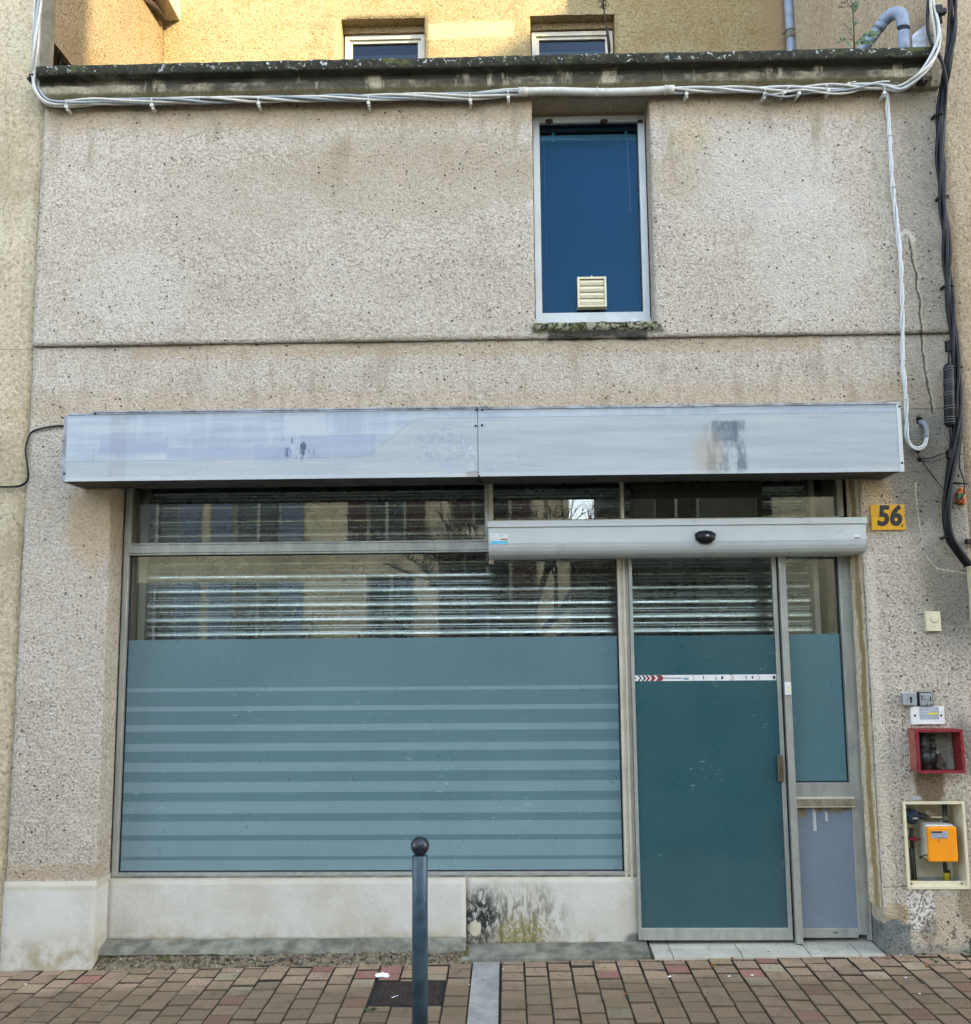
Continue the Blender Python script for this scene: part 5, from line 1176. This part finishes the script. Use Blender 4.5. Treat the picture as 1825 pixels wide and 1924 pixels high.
# dark moss pocket at the foot of the right pillar
# rear house
Rh = thing('rear_building', (0, 1.6, 4.2), 'ochre rendered rear house above the terrace, its left half in sunlight', 'building')
wx = [(P(641, 60, 1.6).x, P(798, 60, 1.6).x), (P(997, 60, 1.6).x, P(1156, 60, 1.6).x)]
zt = P(800, 33, 1.6).z; zt2 = P(1100, 27, 1.6).z
mb = MB(); grid_wall(mb, -2.45, 2.08, 4.2, 7.2, [(wx[0][0], wx[0][1], 5.0, zt), (wx[1][0], wx[1][1], 5.0, zt2)], 1.6, .2, .05, .004, .002, seed=31); mb.build('wall', M['wall_rear'], Rh)
mb = MB(); mb.box(-2.6, 2.1, 1.81, 6, 4.2, 4.9); mb.box(-2.6, 2.1, 2.2, 2.25, 4.9, 7.2); mb.build('inner_wall', M['dark'], Rh)
mb = MB(); mb.box(-2.7, 2.2, 1.2, 6, 7.201, 7.3); mb.build('roof', M['wood'], Rh)
for k, ((x0, x1), z1) in enumerate(zip(wx, (zt, zt2))):
    mb = MB(); frame(mb, x0+.012, x1-.006, 5.0, z1-.06, 1.70, 1.76, .030); frame(mb, x0+.042, x1-.036, 5.02, z1-.09, 1.715, 1.75, .022)
    f_ = mb.build('window', M['alu_cream'], Rh)
    mb = MB(); mb.box(x0+.064, x1-.058, 1.730, 1.734, 5.03, z1-.112); mb.build('pane', M['glass_dim'], f_)
    mb = MB(); mb.box(x0+.04, x1-.04, 1.80, 1.805, 5.0, z1-.2); mb.box(x0+.05, x1-.05, 1.765, 1.79, z1-.235, z1-.175); mb.build('blind', M['blind_grey'], f_)
    mb = MB(); mb.extr([(x0+.001, z1-.001), (x1-.001, z1-.001)] + [(x1-.001-(x1-x0-.002)*i/14, z1-.052-.006*mn.noise(Vector((i*1.7+k*9, 0, 0)))) for i in range(15)], 'y', 1.685, 1.74); mb.build('lintel_render', M['wall_side'], f_)
# rear downpipe
xr = P(1487, 50, 1.5).x
t = thing('downpipe', (xr, 1.52, 4.3), 'straight grey vertical downpipe on the rear wall behind the parapet', 'pipe')
mb = MB(); mb.cyl((xr, 1.53, 4.3), (xr, 1.53, 7.1), .030, 20); mb.build('pipe', M['pvc'], t)
mb = MB(); z_ = P(1487, 53, 1.5).z; mb.lathe([(.034, -.006), (.034, .006)], (xr, 1.53, z_), 20); mb.cyl((xr-.05, 1.55, z_-.01), (xr-.02, 1.53, z_), .006, 6); mb.lathe([(.033, -.06), (.033, -.012)], (xr, 1.53, z_), 20); mb.build('pipe_clamp', M['cement'], t)
# bent pipe
t = thing('vent_pipe', tuple(P(1698, 86, .07)), 'bent grey pvc pipe with an elbow rising above the parapet at the right', 'pipe')
mb = MB(); pa = [P(1699, 110, .07), P(1698, 60, .07), P(1697, 44, .07)]; mb.tube(pa[:2], .0305, 20); mb.build('pipe', M['pvc'], t)
mb = MB(); e1 = P(1698, 47, .07); e2 = P(1693, 27, .08); e3 = P(1677, 26, .12); e4 = P(1664, 36, .15)
mb.tube([P(1698, 52, .07), e1, e2, e3, e4, P(1660, 40, .16)], .0335, 20, smooth=6); mb.build('elbow', M['pvc'], t)
mb = MB(); mb.tube([P(1664, 37, .15), P(1622, 92, .24), P(1600, 120, .30)], .0290, 20); c0, c1 = P(1657, 45, .165), P(1650, 54, .18); mb.tube([c0, c1], .0325, 20); mb.build('branch_pipe', M['pvc'], t)

# ================================================================== BOLLARD
bx = -.351; by = -.85; bz = gz(bx)-.02
t = thing('bollard', (bx, by, bz), 'dark blue grey steel bollard with a round ball top, in front of the shop window', 'bollard')
mb = MB(); zt_ = P(790, 1607, by).z; mb.lathe([(.0305, 0), (.0305, zt_-bz-.004), (.028, zt_-bz)], (bx, by, bz), 32); mb.build('post', M['bollard'], t)
mb = MB(); zb = P(790, 1589.5, by).z; mb.lathe([(.016, zt_-.002), (.016, zt_+.008)], (bx, by, 0), 20); mb.sphere((bx, by, zb), .0365, sub=4); mb.build('ball', M['bollard_ball'], t)

# ================================================================== LITTER, PLANTS
def leaf_shape(mb, p, d, up, ln, wd, curl=.2, lobes=0):
    d = d.normalized(); s_ = d.cross(up).normalized(); pts = []
    k = 7; L_, R_ = [], []
    for i in range(k+1):
        t_ = i/k; w_ = wd*math.sin(math.pi*min(1, t_**.8))*(1+.35*(i % 2 if lobes else 0)); c_ = p + d*ln*t_ + up*curl*ln*math.sin(math.pi*t_)*.5
        L_.append(mb.bm.verts.new(c_ + s_*w_)); R_.append(mb.bm.verts.new(c_ - s_*w_))
    for i in range(k):
        try:
            f = mb.bm.faces.new([L_[i], L_[i+1], R_[i+1], R_[i]]); f.material_index = mb.mi
        except ValueError: pass
def dead(px, py, size, label, ang):
    q = G(px, py); z = gz(q.x)+.004; q = Vector((q.x, q.y, z)); mb = MB(); d = Vector((math.cos(ang), math.sin(ang), .1))
    leaf_shape(mb, q, d, Vector((0, 0, 1)), size, size*.35, .9); leaf_shape(mb, q+Vector((0, .006, .002)), d+Vector((0, .4, .3)), Vector((0, -.3, 1)), size*.7, size*.3, .8); mb.tube([q, q-d*size*.35+Vector((0, 0, .012))], .0018, 5)
    mb.build('dead_leaf', M['dead_leaf'], None, label=label, category='leaf', group='dry leaves on the ground')
dead(1338, 1826, .026, 'curled orange brown leaf on the pavers below the sliding door', 0)
dead(1458, 1785, .014, 'tiny curled brown leaf standing on the white door step', 1.2)
dead(1742, 1832, .026, 'ochre leaf on the pavers in front of the meter cabinet', .1)
dead(1175, 1876, .012, 'small yellowish leaf on the pavers right of the concrete strip', .8)
dead(1376, 1812, .016, 'flat dark brown leaf just in front of the white door step', .2)
dead(145, 1883, .014, 'dark brown dead leaf on the pavers at the left', .3)
q = G(718, 1833); random.seed(12); mb = MB()
vs = mb.sphere((q.x, q.y, gz(q.x)+.006), .026, (1.3, .75, .32), 3)
for v in vs: v.co += Vector((mn.noise(v.co*70), mn.noise(v.co*60+Vector((5, 0, 0))), abs(mn.noise(v.co*75))))*.014
for f in mb.bm.faces: f.smooth = False
mb.build('crumpled_tissue', M['tissue'], None, label='crumpled white paper tissue lying on the pavers left of the bollard', category='tissue')
random.seed(4); mb = MB()
for (px, py) in ((742, 1870), (747, 1869), (738, 1872), (882, 1850), (945, 1822), (49, 1836), (1258, 1841), (1371, 1842), (1414, 1841), (1694, 1807), (1703, 1850), (1729, 1881), (447, 1817), (1492, 1808)):
    q = G(px, py); s_ = random.uniform(.003, .007); vs = mb.sphere((q.x, q.y, gz(q.x)+.003), s_, (1.4, 1, .4), 1)
mb.build('litter', M['tissue'], None, kind='stuff', label='tiny white scraps scattered on the pavement', category='litter')
mb = MB()
for _ in range(520):
    px = random.uniform(180, 1800); 
    if 195 < px < 870 and random.random() < .75: x = P(px, 1790, .03).x; y = random.uniform(-.045, .05); z = gz(x)+.004
    else: x = P(px, 1800, 0).x; y = random.uniform(-.9, .02) if random.random() < .5 else random.uniform(-.06, .02); z = gz(x)+.003
    if .6 < x < 1.75 and y > -.03: z = .031+gz(x)*.5; y = random.uniform(0, .1)
    s_ = random.uniform(.001, .0032); mb.sphere((x, y, z+(.03 if -2 < x < -.2 and y > 0 else 0)), s_, (random.uniform(.8, 2.4), 1, .5), 1)
mb.build('grit', M['rust'], None, kind='stuff', label='dark crumbs and grit along the foot of the wall', category='grit')
# moss and weeds in joints
random.seed(21); mb = MB()
def tuft(x, y, z, n_, h, sp):
    for _ in range(n_):
        a = random.uniform(0, 6.28); p = Vector((x+random.uniform(-sp, sp), y+random.uniform(-sp, sp)*.5, z)); d = Vector((math.cos(a), math.sin(a)*.7, random.uniform(.3, 1.4)))
        leaf_shape(mb, p, d, Vector((0, 0, 1)).cross(d).cross(d)*-1 if False else Vector((-d.y, d.x, .8)).normalized(), h*random.uniform(.5, 1.2), h*.16, .2)
for k in range(34): q = G(940-k*.2+random.uniform(-1, 1), 1812+k*3.3); tuft(q.x+.002, q.y, gz(q.x)-.002, 3, .008, .004)
for (px, py, n_, h) in ((1736, 1807, 16, .014), (1783, 1815, 14, .012), (1760, 1822, 14, .014), (1752, 1817, 10, .012), (1803, 1824, 12, .012), (700, 1895, 10, .020), (690, 1897, 6, .02), (1120, 1870, 4, .008)): q = G(px, py); tuft(q.x, q.y, gz(q.x), n_, h, .008)
for _ in range(60): x = 2.1+random.random()*.22; tuft(x, random.uniform(-.07, .03), gz(x)+random.uniform(-.0, .03), 4, .02, .01)
mb.build('moss_tufts', M['leaf'], None, kind='stuff', label='green moss and weeds growing in the paver joints and at the wall foot', category='moss')
mb = MB()
for _ in range(150):
    x = random.uniform(OX0+.02, -.24); y = random.uniform(-.01, .05); d = Vector((random.uniform(-1, 1), random.uniform(-1, .2), random.uniform(.0, .8))).normalized(); l_ = random.uniform(.008, .035)
    p = Vector((x, y, gz(x)+.022)); mb.tube([p, p+d*l_*.5+Vector((0, 0, .004)), p+d*l_], .0009, 4)
x = G(505, 1815).x; mb.tube([(x-.035, -.035, gz(x)+.006), (x+.01, -.02, gz(x)+.012), (x+.075, .01, gz(x)+.03)], .0018, 5)
mb.build('dry_roots', M['dry'], None, kind='stuff', label='dry twigs and roots caught in the crumbled mortar', category='twigs')
# plant on the parapet right
random.seed(6); base = P(1606, 90, -.02); 
t = thing('weed', tuple(base), 'leafy green weed with a yellow flower growing on the parapet beside the bent pipe', 'plant')
mb = MB(); S_ = [P(1606, 95, -.02), P(1605, 60, -.02), P(1604, 30, -.02), P(1600, 0, -.02), P(1599, -12, -.02)]; mb.tube(S_, [.004, .0035, .003, .002, .0015], 6)
for a, b, c0 in (((1605, 75), (1594, 72), (1580, 78)), ((1605, 72), (1597, 60), (1590, 48)), ((1604, 26), (1600, 12), (1596, 8)), ((1603, 22), (1608, 12), (1612, 2)), ((1600, 12), (1590, 12), (1580, 14)), ((1596, 8), (1588, 4), (1582, 6))): mb.tube([P(*a, -.02), P(*b, -.03), P(*c0, -.03)], .0016, 5)
mb.build('stem', M['stem'], t)
mb = MB()
for (px, py, dx, dz, ln) in ((1604, 42, 1, -.3, .03), (1603, 42, -1, .1, .03), (1606, 38, .1, -1, .035), (1590, 50, -.6, .8, .025), (1592, 52, .4, -.9, .022), (1588, 56, -1, -.3, .02), (1580, 78, -1, -.5, .03), (1581, 76, -.4, .9, .026), (1585, 76, .3, .8, .022), (1604, 24, .4, 1, .05), (1603, 18, .6, 1, .055), (1598, 58, .5, .9, .022), (1612, 80, .7, .4, .05), (1616, 76, 1, .8, .03), (1620, 70, 1, .5, .045), (1628, 66, 1, .2, .06), (1630, 68, .9, -.4, .055), (1640, 64, 1, .1, .04), (1596, 84, -.5, .7, .03), (1600, 86, -.8, .3, .03), (1608, 84, .5, .5, .035), (1625, 82, .9, -.1, .05), (1618, 84, .8, .5, .05)):
    p = P(px, py, -.03 if px < 1612 else .05); d = Vector((dx, random.uniform(-.4, .1), dz)); leaf_shape(mb, p, d, Vector((0, -1, .3)).normalized(), ln, ln*.24, .3, 1)
split_build(mb, 'leaf', M['leaf'], t)
mb = MB(); q = P(1601, -2, -.02)
for k in range(9): a = k*.7; leaf_shape(mb, q, Vector((math.cos(a)*.6, -.2, math.sin(a)*.3+.8)), Vector((0, -1, 0)), .012, .003)
mb.build('flower', M['petal'], t)
mb = MB()
for (px, py) in ((1578, 10), (1582, 4), (1585, 5), (1588, 3), (1593, 1), (1594, 8), (1577, 14), (1581, 12), (1602, 8)): mb.sphere(P(px, py, -.03), .0035, (1, 1, 1.3), 1)
split_build(mb, 'bud', M['dry'], t)
# dry seed stalk in front of the right rear window
base = P(1144, 96, -.03); t = thing('dry_stalk', tuple(base), 'dry brown seed stalk standing on the parapet in front of the right rear window', 'plant')
mb = MB(); pts = [P(1145, 100, -.03), P(1142, 70, -.03), P(1139, 45, -.03), P(1136, 25, -.03), P(1134, 0, -.03), P(1133, -20, -.03)]; mb.tube(pts, [.0062, .0058, .005, .0035, .0025, .002], 6, smooth=0)
pts2 = [P(1147, 97, -.025), P(1146, 80, -.025), P(1142, 55, -.025)]; mb.tube(pts2, .004, 6); mb.build('stem', M['dry'], t)
mb = MB(); random.seed(14)
for _ in range(90):
    a = random.uniform(0, 6.28); py = random.uniform(-20, 22); c_ = P(1135, py, -.03); rad = random.uniform(.01, .034)*(1 if py < 15 else .6)
    e = c_ + Vector((math.cos(a)*rad, math.sin(a)*rad*.7, random.uniform(.002, .03))); mb.tube([c_, c_.lerp(e, .6)+Vector((0, 0, .002)), e], .0008, 4); mb.sphere(e, random.uniform(.0018, .0035), (1, 1, 1.4), 1)
mb.build('seed_head', M['dry'], t)

# ================================================================== ACROSS THE STREET (seen mirrored in the glass, and what shades the facade)
M['h1'] = simple('far_house_render', lin(222, 204, 160, 1.1), .9, var=.2, scale=1.5, bump=.4); M['h2'] = simple('far_house_grey', lin(150, 146, 136, .9), .9, var=.2, scale=1.3)
M['h3'] = simple('far_house_stone', lin(228, 206, 164, 1.1), .9, var=.15, scale=2); M['rooft'] = simple('roof_tiles', lin(96, 66, 52, .9), .9, var=.3, scale=6)
M['h4'] = simple('far_house_dark', lin(96, 96, 88, .9), .9, var=.2, scale=1.3)
M['winf'] = simple('far_window', (.02, .025, .03, 1), .15); M['shut'] = simple('painted_shutters', lin(120, 130, 140, .9), .6); M['shutb'] = simple('brown_shutters', lin(84, 50, 38, .9), .6); M['bark'] = simple('bark', lin(74, 62, 48, .8), .95, var=.3, scale=20)
def far_house(name_label, x0, x1, y0, z1, roofpts, wm, wins, sh):
    h = thing('house', ((x0+x1)/2, y0, -.1), name_label, 'house')
    mb = MB()
    hs = [(a, b, c0, d) for (a, b, c0, d) in wins]
    grid_wall_flip(mb, x0, x1, -.1, z1, hs, y0); mb.box(x0, x1, y0-6, y0-.25, -.1, z1-.001)
    mb.build('wall', wm, h)
    mb = MB(); mb.extr(roofpts, 'y', y0-6.2, y0+.25); mb.build('roof', M['rooft'], h)
    for (a, b, c0, d) in wins:
        mb = MB(); mb.box(a, b, y0-.20, y0-.17, c0, d); mb.mi = 1; mb.box(a, a+.05, y0-.169, y0-.10, c0, d); mb.box(b-.05, b, y0-.169, y0-.10, c0, d); mb.box((a+b)/2-.03, (a+b)/2+.03, y0-.169, y0-.11, c0, d); mb.box(a+.05, b-.05, y0-.169, y0-.10, c0, c0+.06)
        mb.mi = 2; wd = (b-a)/2
        if sh and c0 > .5: mb.box(a-wd, a-.01, y0+.004, y0+.04, c0, d); mb.box(b+.01, b+wd, y0+.004, y0+.04, c0, d)
        mb.build('window', [M['winf'], M['alu_cream'], sh or M['shut']], h)
    return h
def grid_wall_flip(mb, x0, x1, z0, z1, holes, y):
    xs = sorted({x0, x1} | {v for h in holes for v in h[:2]}); zs = sorted({z0, z1} | {v for h in holes for v in h[2:]})
    for i in range(len(xs)-1):
        for j in range(len(zs)-1):
            cx, cz = (xs[i]+xs[i+1])/2, (zs[j]+zs[j+1])/2
            if any(h[0] < cx < h[1] and h[2] < cz < h[3] for h in holes): continue
            mb.box(xs[i], xs[i+1], y-.25, y, zs[j], zs[j+1])
FYD = -15.0
far_house('pale ochre house across the street with grey blue shutters', -13, -3.6, FYD, 5.6, [(-13.3, 5.6), (-3.3, 5.6), (-3.3, 5.8), (-8.2, 7.6), (-13.3, 5.8)], M['h1'], [(-12.2, -11.2, .9, 2.6), (-10.2, -9.2, -.1, 2.4), (-8.0, -7.0, .9, 2.6), (-5.8, -4.8, .9, 2.6), (-12.2, -11.2, 3.4, 4.9), (-8, -7, 3.4, 4.9), (-5.8, -4.8, 3.4, 4.9)], M['shut'])
far_house('cream house across the street with brown doors', -3.55, 1.3, FYD+.4, 5.2, [(-3.7, 5.2), (1.5, 5.2), (1.5, 5.35), (-1.1, 6.6), (-3.7, 5.35)], M['h3'], [(-2.9, -1.9, -.1, 2.7), (-.9, .1, .9, 3.3), (-2.9, -2.1, 3.3, 4.6), (-.7, .1, 3.7, 4.6)], M['shutb'])
far_house('low grey outbuilding across the street with a sloping roof', 1.35, 2.4, FYD-1, 2.9, [(1.2, 4.0), (2.44, 3.3), (2.44, 2.75), (1.2, 2.75)], M['h2'], [(1.6, 2.2, .8, 2.2)], None)
# unseen tall house further right: roofline shaped along the sun to shade the facade
CX = thing('house', (14, -9, -.1), 'unseen tall stepped house across the street to the right, roofline shaped to shade the facade', 'house')
k_ = 0.75/0.66; e_ = math.tan(SUN_EL)/0.66
def cast(x, z, Y=0.0): d = Y + 9.0; return (x + d*k_, z + d*e_)
s1 = cast(.622, 5.991, 1.6); s2 = cast(.031, 5.599, 1.6); sl_ = (s1[1]-s2[1])/(s1[0]-s2[0])
zf = cast(0, 4.72)[1]; xk_ = s2[0] + (zf - s2[1])/sl_
top = [(5.6, zf), (xk_, zf), (xk_+4.0, zf+4.0*sl_), (xk_+9, zf+4.0*sl_-.5), (xk_+9, -.1), (5.6, -.1)]
mb = MB(); mb.extr(top, 'y', -15, -9); mb.build('wall', M['h1'], CX)
mb = MB(); c0 = cast(-2.60, 4.7)[0]; c1 = cast(-2.415, 4.7, .45)[0]; mb.box(c0, c1, -9.6, -9.0, zf-.2, zf+1.3); mb.build('added_shade_stack', M['rooft'], CX)  # unseen stack added to shade the near end of the side wall
for x in (6.6, 9.4, 12.2, 15): 
    for z in (1, 4, 7): mb = MB(); mb.box(x, x+1.1, -9.0, -8.96, z, z+1.6, .01); mb.mi = 1; mb.box(x+.52, x+.58, -8.96, -8.94, z+.02, z+1.58); mb.build('window', [M['winf'], M['alu_cream']], CX)
far_house('dark grey house across the street beside the tall one', 2.45, 9.5, FYD-.5, 6.2, [(2.4, 6.2), (9.6, 6.2), (9.6, 6.4), (2.4, 6.4)], M['h4'], [(3.2, 4.2, .9, 2.4), (3.2, 4.2, 3.6, 5.0), (5.4, 6.4, .9, 2.4), (7.4, 8.4, .9, 2.4), (5.4, 6.4, 3.6, 5.0), (7.4, 8.4, 3.6, 5.0)], None)
# bare trees and a hedge across the street
def bare_tree(x, y, h, seed, label):
    random.seed(seed); t = thing('bare_tree', (x, y, -.1), label, 'tree'); mb = MB()
    mb.tube([(x, y, -.1), (x+.05, y, h*.2), (x, y+.03, h*.38)], [.17, .13, .11], 10)
    mb.build('trunk', M['bark'], t); mb = MB()
    def br(p, d, l, r, lv):
        q = p + d*l; m_ = p.lerp(q, .5) + Vector((random.uniform(-1, 1), random.uniform(-1, 1), random.uniform(-.3, 1)))*l*.07
        mb.tube([p, m_, q], [r, r*.8, r*.62], 5, cap=False)
        if lv == 0: return
        for _ in range(3 if lv > 1 else 4):
            dd = (d + Vector((random.uniform(-.8, .8), random.uniform(-.8, .8), random.uniform(-.1, .7)))).normalized(); br(p.lerp(q, random.uniform(.55, 1)), dd, l*random.uniform(.6, .82), r*.55, lv-1)
    for k in range(6):
        a = k*1.05+random.uniform(-.3, .3); br(Vector((x, y, h*(.22+.03*k))), Vector((math.cos(a), math.sin(a)*.7, .75)).normalized(), h*.26, .07, 4)
    mb.build('crown', M['bark'], t)
bare_tree(.35, -10.6, 4.6, 3, 'bare winter tree across the street, nearest the shop')

bare_tree(2.9, -12, 3.6, 5, 'bare tree across the street in front of the low outbuilding')
random.seed(31); mb = MB()
for _ in range(2600):
    x = random.uniform(-5.6, -1.5); zz = random.uniform(-.1, 2.3); y = -10.9+random.uniform(-.5, .5); zmax = 1.5+.9*mn.noise(Vector((x*.9, 3, 0)))
    if zz > zmax+.3: continue
    leaf_shape(mb, Vector((x, y, zz)), Vector((random.uniform(-1, 1), random.uniform(-1, 1), random.uniform(.2, 1))), Vector((0, 0, 1)), .14, .025)
mb.build('hedge', simple('silvery_hedge_leaves', lin(176, 180, 150, .8), .6, var=.3, scale=3), None, label='loose silvery green shrub across the street', category='shrub')
